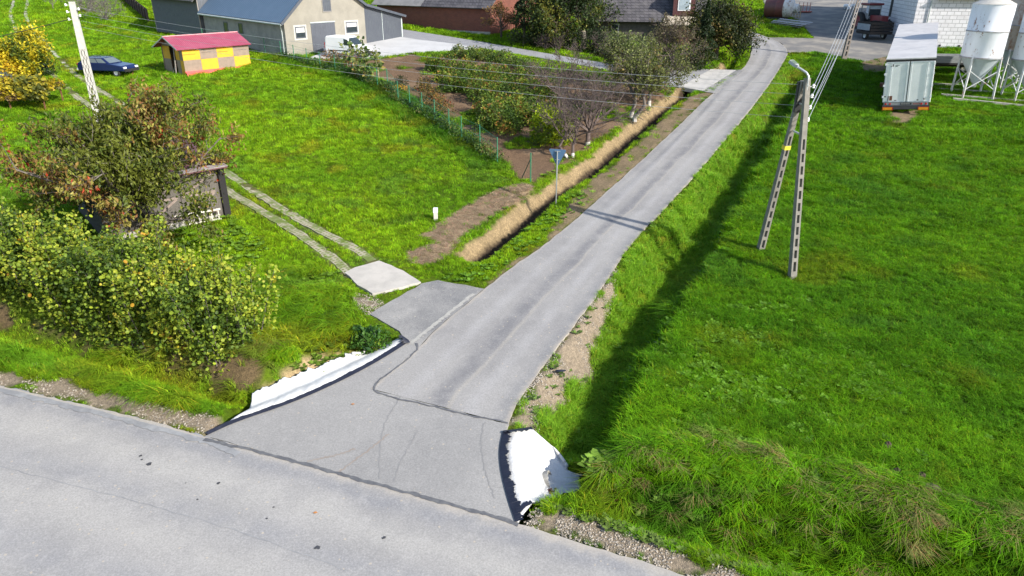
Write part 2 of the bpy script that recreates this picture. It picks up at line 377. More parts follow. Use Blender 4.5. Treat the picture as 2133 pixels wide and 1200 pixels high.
def masks(x, y):
    """what lies on the ground: 0 grass .. 1 bare, and the colour of the bare earth (ditch shade painted in)"""
    x = np.asarray(x, float); y = np.asarray(y, float)
    w = (fbm(x, y, .9, 11)-.5)*.7+(fbm(x, y, .25, 12)-.5)*.35
    C = np.zeros(x.shape+(3,)); B = np.zeros(x.shape)
    def lay(m, c):
        nonlocal C, B
        m = np.clip(m, 0, 1); C = C*(1-m[..., None])+np.array(c)*m[..., None]; B = np.maximum(B*1., m)
    lay(smooth((.15-sdist(x, y, GARDEN)-w*1.2)/.5)*(1-.75*smooth((fbm(x, y, 2.6, 66)-.60)/.08)), (.165, .108, .07)); lay(.0+.6*smooth((fbm(x, y, 1.7, 67)-.56)/.15)*(sdist(x, y, GARDEN) < -.3), (.25, .175, .115))
    lay(smooth((.05-sdist(x, y, HAY)-w*.6)/.25)*.95, (.34, .25, .165))
    lay(.97*smooth((.15-sdist(x, y, BANKSOIL)-w*1.3)/.5), (.15, .105, .06))
    for g in GRAVEL: lay(smooth((-.02-sdist(x, y, g)-w*1.1)/.25), (.25, .205, .155))
    for g in DRY: lay(smooth((.2-sdist(x, y, g)-w*1.3)/.4)*(.80+.3*vnoise(x, y, .6, 98)), (.225, .17, .11))
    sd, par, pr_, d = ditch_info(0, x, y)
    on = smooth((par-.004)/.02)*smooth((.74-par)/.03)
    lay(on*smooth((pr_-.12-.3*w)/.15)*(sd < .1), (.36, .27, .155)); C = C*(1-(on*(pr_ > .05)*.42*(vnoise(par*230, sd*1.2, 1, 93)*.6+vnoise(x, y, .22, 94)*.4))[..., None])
    lay(on*smooth((pr_-.12)/.2)*(sd > .05), (.115, .085, .055)); lay(on*smooth((pr_-.60)/.14), (.055, .040, .028))  # dark soil on right bank and bottom, deepened to paint in the ditch's shade
    for s in (STRIP1, STRIP2):
        dd, _, _ = seg_dist(x, y, s); lay(.6*smooth((.42-dd)/.2), (.25, .21, .13))
    lay(.75*smooth((.3-sdist(x, y, DRYVERGE)-w*1.2)/.8), (.105, .085, .045))  # brownish dry grass between the street and the house
    # the pale earth above the white apron, molehill earth
    dd, _, _ = seg_dist(x, y, G2([(560, 795), (630, 762), (690, 738), (740, 730)])); lay(smooth((.5-dd-w*.8)/.25), (.42, .31, .18))
    return B, C
def grass_tone(x, y):
    """albedo of the grass at a place (patches of yellower, bluer and drier growth)"""
    x = np.asarray(x, float); y = np.asarray(y, float)
    a = fbm(x, y, 5.5, 21); b = fbm(x*.6+y*.2, y, 1.6, 23); c = fbm(x, y, .6, 24)
    bright = np.array((.23, .40, .010)); mid = np.array((.135, .29, .010)); blue = np.array((.05, .165, .025)); yel = np.array((.29, .29, .015))
    t = smooth((a*.6+b*.6-.36)/.45)[..., None]
    col = mid*(1-t)+bright*t
    u = smooth((b-.57)/.2)[..., None]*.5; col = col*(1-u)+blue*u
    u = (smooth((fbm(x, y, 2.3, 27)-.62)/.16)*.55)[..., None]; col = col*(1-u)+yel*u
    # the right-hand meadow is a darker, denser sward
    sd, par, _, _ = ditch_info(1, x, y)
    _, s4, _ = seg_dist(x, y, DITCH[1][0])
    m = ((s4 > 0) & (x > 1)).astype(float)*smooth((sd+.5)/1.5)
    dark = np.array((.58, .76, .62)); col = col*(1-m[..., None])+col*dark*m[..., None]
    return col*(.8+.45*c)[..., None]
def build_ground():
    def lines(*segs):
        o = []
        for a, b, s in segs: o += list(np.arange(a, b, s))
        return np.array(sorted(set(np.round(o, 3))))
    xs = lines((-420, -80, 40), (-80, -34, 1.2), (-34, -24, .4), (-24, 24, .16), (24, 40, .4), (40, 82, 1.2), (82, 420, 40))
    ys = lines((-60, 4, 8), (4, 9, .5), (9, 60, .16), (60, 72, .3), (70, 116, .8), (116, 420, 40))
    X, Y = np.meshgrid(xs, ys); x = X.ravel(); y = Y.ravel()
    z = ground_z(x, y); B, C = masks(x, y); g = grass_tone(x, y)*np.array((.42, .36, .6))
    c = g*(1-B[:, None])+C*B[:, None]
    nx, ny = len(xs), len(ys); i = (np.arange(ny-1)[:, None]*nx+np.arange(nx-1)[None]).ravel()
    F = np.stack([i, i+1, i+nx+1, i+nx], 1)
    m, nt, n, l, bs = new_mat('earth_and_turf')
    a = N(nt, 'ShaderNodeAttribute', attribute_name='col'); v = objco(nt)
    f1 = noise_(nt, v, 9, 4, .7); f2 = noise_(nt, v, 38, 3, .7)
    k = mixc(nt, ramp(nt, f1, .3, .75), (.7, .7, .7), (1.22, 1.2, 1.15)); k2 = mixc(nt, ramp(nt, f2, .3, .75), (.62, .62, .62), (1.4, 1.38, 1.33))
    l.new(mixc(nt, 1., mixc(nt, 1., a.outputs[0], k, 'MULTIPLY'), k2, 'MULTIPLY'), bs.inputs['Base Color']); bs.inputs['Roughness'].default_value = .95
    bs.inputs['Specular IOR Level'].default_value = .1
    bump_(nt, bs, math_(nt, 'ADD', f1, f2), .7, .05)
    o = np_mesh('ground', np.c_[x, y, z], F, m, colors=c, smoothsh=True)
    tag(o, kind='structure')
build_ground()
# ------------------------------------------------------------------ paved surfaces
def road_mat(name, c, c_light, streaks, spots=True, dust=(.42, .36, .28)):
    m, nt, n, l, bs = new_mat(name)
    v = objco(nt); a = N(nt, 'ShaderNodeAttribute', attribute_name='uvw'); s = N(nt, 'ShaderNodeSeparateXYZ'); l.new(a.outputs['Vector'], s.inputs[0])
    big = noise_(nt, v, .35, 4); med = noise_(nt, v, 2.2, 6, .7); fine = noise_(nt, v, 22, 4, .8)
    base = mixc(nt, ramp(nt, big, .3, .7), c, c_light)
    w = math_(nt, 'ADD', s.outputs[0], math_(nt, 'MULTIPLY', math_(nt, 'SUBTRACT', big, .5), .12))
    for pos, wid, cc, amt in streaks:
        d = math_(nt, 'ABSOLUTE', math_(nt, 'SUBTRACT', w, pos))
        k = math_(nt, 'MULTIPLY', math_(nt, 'SUBTRACT', 1., ramp(nt, d, 0., wid)), amt)
        # broken up along the way
        k = math_(nt, 'MULTIPLY', k, ramp(nt, noise_(nt, v, .9, 4), .2, .6))
        base = mixc(nt, k, base, cc)
    base = mixc(nt, math_(nt, 'MULTIPLY', ramp(nt, med, .45, .8), .45), base, tuple(x*1.22 for x in c_light))
    base = mixc(nt, math_(nt, 'MULTIPLY', ramp(nt, fine, .42, .75), .5), base, tuple(x*.55 for x in c)); base = mixc(nt, math_(nt, 'MULTIPLY', ramp(nt, fine, .52, .28), .35), base, tuple(x*1.45 for x in c_light))
    vf = N(nt, 'ShaderNodeTexVoronoi'); vf.inputs['Scale'].default_value = 7.; l.new(v, vf.inputs['Vector']); rf_ = N(nt, 'ShaderNodeSeparateColor'); l.new(vf.outputs['Color'], rf_.inputs[0])
    k = math_(nt, 'MULTIPLY', math_(nt, 'LESS_THAN', math_(nt, 'ADD', vf.outputs['Distance'], math_(nt, 'MULTIPLY', fine, .3)), .36), math_(nt, 'GREATER_THAN', math_(nt, 'ADD', rf_.outputs[0], math_(nt, 'MULTIPLY', med, .4)), 1.08))
    base = mixc(nt, math_(nt, 'MULTIPLY', k, .55), base, dust)
    if spots:
        vo = N(nt, 'ShaderNodeTexVoronoi'); vo.inputs['Scale'].default_value = 2.1; l.new(v, vo.inputs['Vector']); vo.inputs['Randomness'].default_value = 1
        r = N(nt, 'ShaderNodeSeparateColor'); l.new(vo.outputs['Color'], r.inputs[0])
        dd = math_(nt, 'ADD', vo.outputs['Distance'], math_(nt, 'MULTIPLY', med, .10))
        k = math_(nt, 'MULTIPLY', math_(nt, 'LESS_THAN', dd, .105), math_(nt, 'GREATER_THAN', r.outputs[0], .72))
        base = mixc(nt, math_(nt, 'MULTIPLY', k, .7), base, dust)
        k = math_(nt, 'MULTIPLY', math_(nt, 'LESS_THAN', dd, .095), math_(nt, 'LESS_THAN', r.outputs[1], .07))
        base = mixc(nt, k, base, (.07, .07, .08))
    # dust that has drifted in from the edges
    e = math_(nt, 'ABSOLUTE', math_(nt, 'SUBTRACT', s.outputs[0], .5))
    k = math_(nt, 'MULTIPLY', ramp(nt, math_(nt, 'ADD', e, math_(nt, 'MULTIPLY', math_(nt, 'SUBTRACT', med, .5), .10)), .455, .51), .42)
    base = mixc(nt, k, base, dust)
    l.new(base, bs.inputs['Base Color']); bs.inputs['Roughness'].default_value = .9; bs.inputs['Specular IOR Level'].default_value = .2
    bump_(nt, bs, fine, .35, .006)
    return m
def set_uvw(o, arr):
    a = o.data.attributes.new('uvw', 'FLOAT_VECTOR', 'POINT'); a.data.foreach_set('vector', np.asarray(arr, np.float32).ravel())
def strip(name, A, Bp, dz, mat, n=160, k=10, parent=None, jit=.03, th=.1):
    A = resample(A, n); Bp = resample(Bp, n)
    js = [(vnoise(np.arange(n)*.6, np.zeros(n), 1, q)-.5)*jit*2 for q in (31, 47)]
    V = []; U = []
    for j in range(k+1):
        t = j/k; P = A*(1-t)+Bp*t
        dirv = (Bp-A)/np.maximum(np.hypot(*(Bp-A).T), 1e-6)[:, None]
        P = P-dirv*(js[0]*(1-t))[:, None]+dirv*(js[1]*t)[:, None]
        V.append(np.c_[P, SL*P[:, 1]+dz]); U.append(np.c_[np.full(n, t), np.arange(n)/n, np.zeros(n)])
    for j in (0, k):
        q = V[j].copy(); q[:, 2] -= th; V.append(q); U.append(U[j])
    V = np.concatenate(V); U = np.concatenate(U)
    F = []
    for j in range(k):
        i = np.arange(n-1)+j*n; F.append(np.stack([i, i+n, i+n+1, i+1], 1))
    i = np.arange(n-1); F.append(np.stack([i, i+1, i+1+(k+1)*n, i+(k+1)*n], 1)); i2 = i+k*n; F.append(np.stack([i2, i+(k+2)*n, i+1+(k+2)*n, i2+1], 1))
    o = np_mesh(name, V, np.concatenate(F), mat, parent); set_uvw(o, U)
    return o
def sheet(name, poly, dz, mat, parent=None, jit=.04, step=.35, th=.1, fine_=False):
    P = []
    for i in range(len(poly)):
        a = np.array(poly[i]); b = np.array(poly[(i+1) % len(poly)]); L = np.hypot(*(b-a)); m = max(1, int(L/step))
        for t in range(m):
            p = a+(b-a)*t/m; P.append(p+(rng.random(2)-.5)*2*jit*(0 if t == 0 else 1))
    n = len(P); V = [(p[0], p[1], SL*p[1]+dz) for p in P]+[(p[0], p[1], SL*p[1]+dz-th) for p in P]
    bm = bmesh.new(); vs = [bm.verts.new(v) for v in V]; f = bm.faces.new(vs[:n])
    for i in range(n): bm.faces.new((vs[i], vs[n+i], vs[n+(i+1) % n], vs[(i+1) % n]))
    if f.normal.z < 0: pass
    bmesh.ops.triangulate(bm, faces=[f]); bmesh.ops.recalc_face_normals(bm, faces=bm.faces)
    me = bpy.data.meshes.new(name); bm.to_mesh(me); bm.free(); me.materials.append(mat)
    o = bpy.data.objects.new(name, me); col.objects.link(o)
    if parent: o.parent = parent
    set_uvw(o, np.full((len(me.vertices), 3), .5))
    return o
AS, ASL = (.225, .217, .212), (.285, .274, .262)
m_main = road_mat('main_road_asphalt', (.25, .242, .235), (.315, .302, .287), [(.18, .09, (.35, .335, .31), .7), (.32, .08, (.235, .232, .236), .8), (.46, .08, (.35, .335, .31), .5), (.62, .1, (.235, .232, .238), .7), (.05, .06, (.20, .20, .21), .8)])
m_side = road_mat('side_road_asphalt', AS, ASL, [(.5, .13, (.15, .148, .155), .9), (.27, .1, (.32, .31, .305), .7), (.74, .1, (.32, .31, .305), .7), (.58, .03, (.36, .33, .28), .5), (.97, .12, (.17, .17, .175), .7)])
m_junc = road_mat('junction_asphalt', (.222, .216, .21), (.272, .263, .252), [])
m_apron = road_mat('apron_asphalt', (.135, .135, .14), (.29, .28, .265), [], dust=(.42, .38, .31))
tag(strip('main_road', MAIN_FAR, MAIN_NEAR, .02, m_main, 260, 14), kind='structure')
tag(strip('side_road', SIDE_L, SIDE_R, .024, m_side, 260, 10), kind='structure')
tag(sheet('junction_road', JUNC, .016, m_junc), kind='structure')
tag(sheet('driveway_road', APRON, .012, m_apron), kind='structure')
def conc_mat():
    m = M_plain('driveway_concrete', (.43, .40, .36), .85, (.33, .31, .28), 1.6); return m
m_slab = conc_mat()
tag(sheet('driveway_path', SLAB, .05, m_slab), kind='structure')
m_yardc = M_plain('new_concrete_yard', (.47, .465, .46), .8, (.39, .385, .38), .5)
tag(sheet('concrete_yard_path', CYARD, .03, m_yardc), kind='structure')
m_pav = M_brick('grey_pavers', (.27, .27, .28), (.22, .22, .23), (.15, .15, .15), .4, .2, .012, vec=lambda nt: objco(nt), dirt=(.29, .285, .28), bump=.2)
tag(sheet('paved_street_road', STREET, .026, m_pav), kind='structure')
m_fy = M_plain('farm_yard_asphalt', (.125, .12, .115), .9, (.28, .25, .205), .45, bump=.4)
tag(sheet('farm_yard_path', FYARD, .010, m_fy, jit=.15), kind='structure')
# grid paver wheel tracks
def track_mat():
    m, nt, n, l, bs = new_mat('grid_pavers')
    a = N(nt, 'ShaderNodeAttribute', attribute_name='uvw'); b = N(nt, 'ShaderNodeTexBrick'); l.new(a.outputs['Vector'], b.inputs['Vector']); b.inputs['Scale'].default_value = 1
    b.inputs['Color1'].default_value = (.10, .13, .02, 1); b.inputs['Color2'].default_value = (.20, .165, .09, 1); b.inputs['Mortar'].default_value = (.33, .30, .22, 1)
    b.inputs['Brick Width'].default_value = .19; b.inputs['Row Height'].default_value = .21; b.inputs['Mortar Size'].default_value = .05; b.offset = .25
    nz = noise_(nt, objco(nt), 1.6)
    l.new(mixc(nt, ramp(nt, nz, .42, .66), b.outputs[0], (.11, .15, .025)), bs.inputs['Base Color']); bs.inputs['Roughness'].default_value = .9
    return m
def track(name, line, w, upto, mat):
    P = resample(line, 160); P = P[:int(160*upto)] if upto > 0 else P[int(-160*upto):]
    t = np.gradient(P, axis=0); t /= np.hypot(*t.T)[:, None]; nr = np.c_[t[:, 1], -t[:, 0]]
    o = strip(name, P-nr*w/2, P+nr*w/2, .022, mat, 200, 2, jit=.06, th=.12)
    L = np.r_[0, np.cumsum(np.hypot(*np.diff(resample(P, 200), axis=0).T))]
    u = np.zeros(len(o.data.vertices)*3, np.float32); o.data.attributes['uvw'].data.foreach_get('vector', u); u = u.reshape(-1, 3)
    idx = np.round(u[:, 1]*200).astype(int); u[:, 1] = u[:, 0]*w; u[:, 0] = L[np.clip(idx, 0, 199)]
    o.data.attributes['uvw'].data.foreach_set('vector', u.ravel()); tag(o, kind='structure')
m_trk = track_mat(); m_trk2 = M_plain('stony_track', (.40, .37, .30), .9, (.12, .17, .03), 1.4)
track('paver_path', STRIP1, .44, .37, m_trk); track('paver_path', STRIP2, .44, .37, m_trk)
track('stony_path', STRIP1, .34, -.37, m_trk2); track('stony_path', STRIP2, .34, -.37, m_trk2)
# tar seams, cracks and patches that belong to the road surface
m_tar = M_plain('tar_seam', (.085, .085, .092), .75, (.15, .15, .15), 5)
m_tarb = M_plain('bitumen', (.008, .010, .022), .55, (.014, .016, .03), 5)
def seam(name, pts, w, dz, mat, parent):
    P = resample(smoothline(G2(pts), 2), 120); t = np.gradient(P, axis=0); t /= np.hypot(*t.T)[:, None]; nr = np.c_[t[:, 1], -t[:, 0]]
    q = (fbm(np.arange(120)*.5, np.zeros(120), 2, 61)-.5)*.08; P = P+nr*q[:, None]
    ww = w*(.6+.8*vnoise(np.arange(120)*1., np.zeros(120), 1.3, 62))
    V = np.concatenate([np.c_[P-nr*ww[:, None]/2, SL*P[:, 1]+dz], np.c_[P+nr*ww[:, None]/2, SL*P[:, 1]+dz]])
    i = np.arange(119); return np_mesh(name, V, np.stack([i, i+120, i+121, i+1], 1), mat, parent)
main_o = bpy.data.objects['main_road']; side_o = bpy.data.objects['side_road']; junc_o = bpy.data.objects['junction_road']
seam('tar_seam', [(426, 916), (520, 938), (640, 970), (700, 987), (850, 1028), (960, 1058), (1080, 1094)], .11, .028, m_tar, main_o)
seam('tar_seam', [(868, 716), (872, 730), (830, 765), (768, 808), (800, 826), (905, 848), (980, 868), (1058, 882)], .06, .032, m_tar, junc_o)
m_old = M_plain('worn_road_edge', (.2, .2, .205), .8, (.3, .3, .3), 3)
seam('worn_edge', [(-200, 765), (0, 812), (150, 846), (300, 884), (430, 918), (500, 945)], .28, .0245, m_old, main_o)
seam('crack', [(0, 972), (140, 1010), (330, 1058), (520, 1115), (640, 1160), (720, 1190)], .022, .0245, m_old, main_o)
m_stain = M_plain('brown_stain', (.24, .2, .17), .9, (.28, .25, .22), 3)
m_smear = M_plain('rubber_smear', (.195, .19, .187), .9, (.225, .22, .213), 4)
for q in ([(790, 1000), (792, 930), (800, 880), (840, 820)], [(1030, 1040), (1010, 980), (1000, 920), (1010, 880)], [(820, 1005), (835, 960), (870, 900)]): seam('tyre_smear', q, .035, .0205, m_smear, junc_o)
seam('tyre_smear', [(640, 962), (700, 950), (740, 936)], .06, .0205, m_stain, junc_o)
seam('tyre_smear', [(705, 985), (760, 945), (810, 905)], .05, .021, m_stain, junc_o)
def blob(name, px, py, r, mat, parent, dz=.0285):
    c = GH(px, py); n = 12; v = [(c.x+r*(.6+.7*random.random())*math.cos(k*math.tau/n), c.y+r*(.5+.6*random.random())*math.sin(k*math.tau/n)) for k in range(n)]
    return mesh_obj(name, [(a, b, SL*b+dz) for a, b in v], [tuple(range(n))], mat, parent)
m_spot = M_plain('oil_spot', (.05, .05, .055), .6)
for a in ((293, 951, .05), (311, 968, .08), (296, 959, .03), (455, 1008, .05), (661, 1142, .07), (570, 1058, .035), (412, 1042, .03), (387, 1008, .02), (556, 1082, .03), (800, 1122, .05)):
    blob('oil_spot', *a, m_spot, main_o)
m_mud = M_plain('dry_mud', (.40, .35, .27), .95, (.42, .36, .28), 5)
m_dustb = M_plain('dust_band', (.36, .345, .31), .95, (.27, .26, .24), 5)
seam('dust_band', [(852, 716), (880, 695), (930, 655), (985, 612)], .22, .0135, m_dustb, bpy.data.objects['driveway_road'])

m_scar = M_plain('dusty_patch', (.42, .40, .38), .9, (.37, .355, .34), 2)
# ================================================================== white culvert aprons
m_fleece = M_plain('white_sprayed_concrete', (.62, .615, .60), .9, (.47, .465, .45), 1.8, bump=.8)
def loft(name, rows, mat, parent, n=60, jit=0., th=None):
    """surface through rows of (x,y,z) polylines"""
    Rr = [resample(r, n) for r in rows]; q = (fbm(np.arange(n)*1., np.zeros(n), 3.2, 75)-.35)[:, None]*1.3; Rr[-1] = Rr[-1]+(Rr[-2]-Rr[-1])*np.clip(q, -.5, .9); V = np.concatenate(Rr); k = len(rows)
    if jit: V[:, 2] += (fbm(V[:, 0], V[:, 1], .35, 71)-.5)*jit
    F = np.concatenate([np.stack([np.arange(n-1)+j*n, np.arange(n-1)+(j+1)*n, np.arange(n-1)+(j+1)*n+1, np.arange(n-1)+j*n+1], 1) for j in range(k-1)])
    o = np_mesh(name, V, F, mat, parent, smoothsh=True)
    s = o.modifiers.new('thickness', 'SOLIDIFY'); s.thickness = .08; s.offset = 1 if False else -1
    bm = bmesh.new(); bm.from_mesh(o.data); bmesh.ops.recalc_face_normals(bm, faces=bm.faces)
    if sum(f.normal.z for f in bm.faces) < 0: bmesh.ops.reverse_faces(bm, faces=bm.faces)
    bm.to_mesh(o.data); bm.free()
    return o
def lift(pts2, dz): return [(p[0], p[1], SL*p[1]+dz) for p in pts2]
def hts(pts):      # (px, py, height over base) -> world
    return [tuple(GH(*p)) for p in pts]
e = GH(640, 810)
wl = empty('culvert_apron', e, 0, 'long white concrete apron with black tar edge along the ditch before the hedge', 'culvert apron')
bpy.context.view_layer.update()
def unpar(o, p):
    o.parent = p; o.matrix_parent_inverse = p.matrix_world.inverted(); return o
lip = LIP_L[2:]
rowA = lift(lip, .01)
rowB, rowC, rowD, rowE = [hts(r) for r in ROWS_L]
unpar(loft('concrete_lining', [rowA, rowB, rowC, rowD, rowE], m_fleece, None, 90, .07), wl)
def ragged(name, line, w0, w1, dz, mat, n=160, side=1, rise=.05):
    P = resample(line, n); t = np.gradient(P[:, :2], axis=0); t /= np.hypot(*t.T)[:, None]; nr = np.c_[t[:, 1], -t[:, 0]]*side
    w = w0+(w1-w0)*np.linspace(0, 1, n)+(rng.random(n)-.5)*w0*.35+(fbm(np.arange(n)*.4, np.zeros(n), 2, 81)-.5)*w0*1.4
    Z = P[:, 2]+dz
    V = np.concatenate([np.c_[P[:, :2]-nr*.05, Z], np.c_[P[:, :2]+nr*np.maximum(w, .01)[:, None], Z+rise]])
    i = np.arange(n-1); return np_mesh(name, V, np.stack([i, i+n, i+n+1, i+1], 1), mat)
unpar(ragged('tar_edge', lift(LIP_L[1:], .036), .055, .10, .012, m_tarb, side=-1), wl)
unpar(ragged('tar_edge', [tuple(GH(852, 716, .04)), tuple(GH(848, 710, .05)), tuple(GH(835, 701, .07))], .2, .12, .03, m_tarb, 60, side=-1), wl)
e = GH(1110, 980)
wr = empty('culvert_apron', e, 0, 'white concrete apron with open drain pipe and black tar edge', 'culvert apron')
bpy.context.view_layer.update()
r0 = lift(LIP_R, .01)
r1, r2, r3, r4, r5 = [hts(r) for r in ROWS_R]
unpar(loft('concrete_lining', [r0, r1, r2, r3, r4, r5], m_fleece, None, 60, .06), wr)
unpar(ragged('tar_edge', lift(LIP_R, .036), .16, .17, .012, m_tarb, side=-1), wr)
unpar(ragged('tar_edge', [tuple(GH(1048, 900, .05)), tuple(GH(1075, 897, .06)), tuple(GH(1108, 892, .02))], .10, .16, .02, m_tarb, 60, side=1), wr)
unpar(ragged('tar_edge', [tuple(GH(1108, 1047, .06)), tuple(GH(1092, 1055, .06)), tuple(GH(1080, 1068, .05))], .07, .10, .02, m_tarb, 60, side=1, rise=.01), wr)
# the pipe mouth
pc = GH(1144, 1004, -.56); ax = Vector((.93, -.10, .34)).normalized()
q = ax.to_track_quat('Z', 'Y').to_matrix().to_4x4(); Mp = Matrix.Translation(pc) @ q
pb = MB(); pb.lathe([(.30, -.3), (.30, .05), (.265, .05), (.26, -.3)], 28, Mp, caps=False)
unpar(pb.build('drain_pipe', m_conc, None, smooth=True), wr)
pd = MB(); pd.lathe([(.262, -.16), (.001, -.12)], 20, Mp, caps=False); unpar(pd.build('pipe_back_disc', m_concw), wr)  # pale concrete disc closing the back of the pipe
wr.children[-1].name = 'pipe_interior'
# leaf litter in the mouth
lv = MB()
for i in range(70):
    p = GH(1143+random.gauss(0, 5), 1026+random.gauss(0, 4), -.55+random.random()*.12); d = Vector((random.random()-.5, random.random()-.5, random.random()*.6)).normalized()
    s = .045; u = d.cross(Vector((0, 0, 1))).normalized(); w = u.cross(d)
    lv.add([p+u*s, p+d*s, p-u*s, p-d*s+w*.02], [(0, 1, 2, 3)])
tag(lv.build('dead_leaves', M_plain('brown_leaf', (.16, .07, .045), .8)), kind='stuff')
# the tar lump on the right verge
pl = GH(1168, 775)
tl = MB(); tl.add([(pl.x+.17*math.cos(k*math.tau/9)*(1.25 if k % 2 else 1), pl.y+.07*math.sin(k*math.tau/9), pl.z+.05) for k in range(9)]+[(pl.x, pl.y, pl.z+.09)], [(k, (k+1) % 9, 9) for k in range(9)])
tag(tl.build('tar_lump', m_tarb), 'small black lump of spilled tar on the gravel verge', 'tar lump')
# ------------------------------------------------------------------ small road bridge over the ditch (farm street)
cb = empty('culvert_bridge', GH(1440, 186), 0, 'low concrete slab bridge carrying the paved street over the ditch', 'bridge')
bpy.context.view_layer.update()
d0 = MB()
d0.add([(x, y, SL*y+.045) for x, y in DECK]+[(x, y, SL*y-.24) for x, y in DECK], [(0, 1, 2, 3), (7, 6, 5, 4), (0, 4, 5, 1), (1, 5, 6, 2), (2, 6, 7, 3), (3, 7, 4, 0)])
unpar(d0.build('deck', M_plain('bridge_concrete', (.43, .41, .38), .85, (.3, .29, .26), 1.5)), cb)
for t, nm in ((.06, 'abutment'), (.90, 'abutment')):
    a = Vector(DECK[0]).lerp(Vector(DECK[3]), t); b = Vector(DECK[1]).lerp(Vector(DECK[2]), t)
    w = MB().beam((a.x, a.y+.2, SL*a.y-.85), (b.x, b.y-.2, SL*b.y-.85), .25, 1.2); unpar(w.build(nm, m_conc), cb)
patch = G2([(1463, 191), (1534, 147), (1552, 146), (1490, 196)])
tag(sheet('asphalt_patch_road', patch, .047, m_apron, jit=.05, th=.02), kind='structure')
# ------------------------------------------------------------------ utility poles
def slotted(mb, a, b, w0, w1, t0, t1, slots, nrm, solid_from=.8):
    """concrete pole tapering from a to b: two chords, webs between the slots, a solid head"""
    a, b = Vector(a), Vector(b); d = (b-a); L = d.length; d.normalize(); nrm = Vector(nrm); s = d.cross(nrm).normalized(); nn = s.cross(d).normalized()
    def blk(z0, z1, s0, s1, wf=1.):
        v = []
        for z, sr in ((z0, s0), (z1, s1)):
            k = z/L; hw = (w0*(1-k)+w1*k)/2; ht = (t0*(1-k)+t1*k)/2
            for i in (0, 1):
                for j in (-1, 1): v.append(a+d*z+s*hw*sr[i]+nn*ht*j)
        mb.add(v, [(0, 2, 3, 1), (4, 5, 7, 6), (0, 1, 5, 4), (2, 6, 7, 3), (0, 4, 6, 2), (1, 3, 7, 5)])
    zs = L*solid_from
    blk(0, L*.07, (-1, 1), (-1, 1)); blk(zs, L, (-1, 1), (-1, 1))
    z0 = L*.07; blk(z0, zs, (-1, -.45), (-1, -.45)); blk(z0, zs, (.45, 1), (.45, 1))
    step = (zs-z0)/slots
    for i in range(1, slots): z = z0+i*step; blk(z-step*.16, z+step*.16, (-.46, .46), (-.46, .46))
def insul(name, p, d, parent):
    mb = MB(); p = Vector(p); d = Vector(d).normalized(); mb.beam(p, p+d*.14, .025)
    M = Matrix.Translation(p+d*.16); mb.lathe([(.035, -.06), (.06, -.04), (.04, 0), (.065, .03), (.03, .09)], 12, M)
    return unpar(mb.build(name, m_porc, None, smooth=True), parent)
LP = GH(215, 285)
lp = empty('utility_pole', LP, 0, 'pale slotted concrete pole standing behind the reddish tree', 'utility pole', 'concrete utility poles'); bpy.context.view_layer.update()
mb = MB(); LT = LP+Vector((0, 0, 7.75))
m_lp = M_plain('pale_pole_concrete', (.50, .48, .44), .85, (.36, .35, .32), 5)
def fat(mb, *a): slotted(mb, *a)
# wide pole: three chords, two columns of slots
def wide_pole(mb, a, b, w0, w1, t0, t1, slots, nrm, solid):
    a, b = Vector(a), Vector(b); d = (b-a); L = d.length; d.normalize(); s = d.cross(Vector(nrm)).normalized(); nn = s.cross(d).normalized()
    def blk(z0, z1, s0, s1):
        v = []
        for z in (z0, z1):
            k = z/L; hw = (w0*(1-k)+w1*k)/2; ht = (t0*(1-k)+t1*k)/2
            for i in (s0, s1):
                for j in (-1, 1): v.append(a+d*z+s*hw*i+nn*ht*j)
        mb.add(v, [(0, 2, 3, 1), (4, 5, 7, 6), (0, 1, 5, 4), (2, 6, 7, 3), (0, 4, 6, 2), (1, 3, 7, 5)])
    z0, zs = L*.25, L*solid; blk(0, z0, -1, 1); blk(zs, L, -1, 1)
    for c in ((-1, -.60), (-.27, .27), (.60, 1)): blk(z0, zs, *c)
    st = (zs-z0)/slots
    for i in range(0, slots+1): z = z0+i*st; blk(max(z0, z-st*.19), min(zs, z+st*.19), -.98, .98)
wide_pole(mb, LP-Vector((0, 0, .3)), LT, .48, .29, .30, .2, 7, (.2, -1, 0), .68)
unpar(mb.build('shaft', m_lp), lp)
ins_l = []
for h, sx in ((.18, -1), (.55, -1), (.95, -1), (.4, 1), (.75, 1)):
    p = LT+Vector((sx*.19, -.05, -h)); insul('insulator', p, (sx, -.2, 0), lp); ins_l.append(p+Vector((sx*.2, -.03, 0)))
A1, A2 = GH(1583, 524), GH(1650, 577); AT = (A1+A2)/2+Vector((0, 0, 7.3))
ap = empty('utility_pole', (A1+A2)/2, 0, 'concrete pole of two slotted legs leaning together in the meadow', 'utility pole', 'concrete utility poles'); bpy.context.view_layer.update()
m_ap = M_plain('grey_pole_concrete', (.20, .187, .165), .9, (.125, .118, .105), 4)
ad = (A2-A1).normalized(); an = ad.cross(Vector((0, 0, 1)))
for nm, base, off in (('leg', A1, -.10), ('leg', A2, .10)):
    mb = MB(); dd = (AT-base).normalized(); slotted(mb, base-dd*.3, AT+ad*off-Vector((0, 0, .15 if off < 0 else 0)), .27, .19, .22, .15, 11, an.cross(dd) if False else ad, .72); unpar(mb.build(nm, m_ap), ap)
for h in (.25, .95, 2.0): c = AT-Vector((0, 0, h)); unpar(MB().beam(c-ad*.25, c+ad*.25, .06, .05).build('crosspiece', m_steel), ap)
k = A1.lerp(AT, .63); dd = (AT-A1).normalized(); yb = MB(); k = k-ad*.063; yb.beam(k-dd*.08, k+dd*.08, .255, .205, up=ad); unpar(yb.build('yellow_band', M_plain('yellow_band', (.75, .6, .05), .6)), ap)
mb = MB(); mb.box(-.11, .11, -.1, .1, -.55, .55, Matrix.Translation(AT-ad*.22-Vector((0, 0, .75)))); unpar(mb.build('fuse_box', m_black), ap)
ins_a = []; ins_far = []
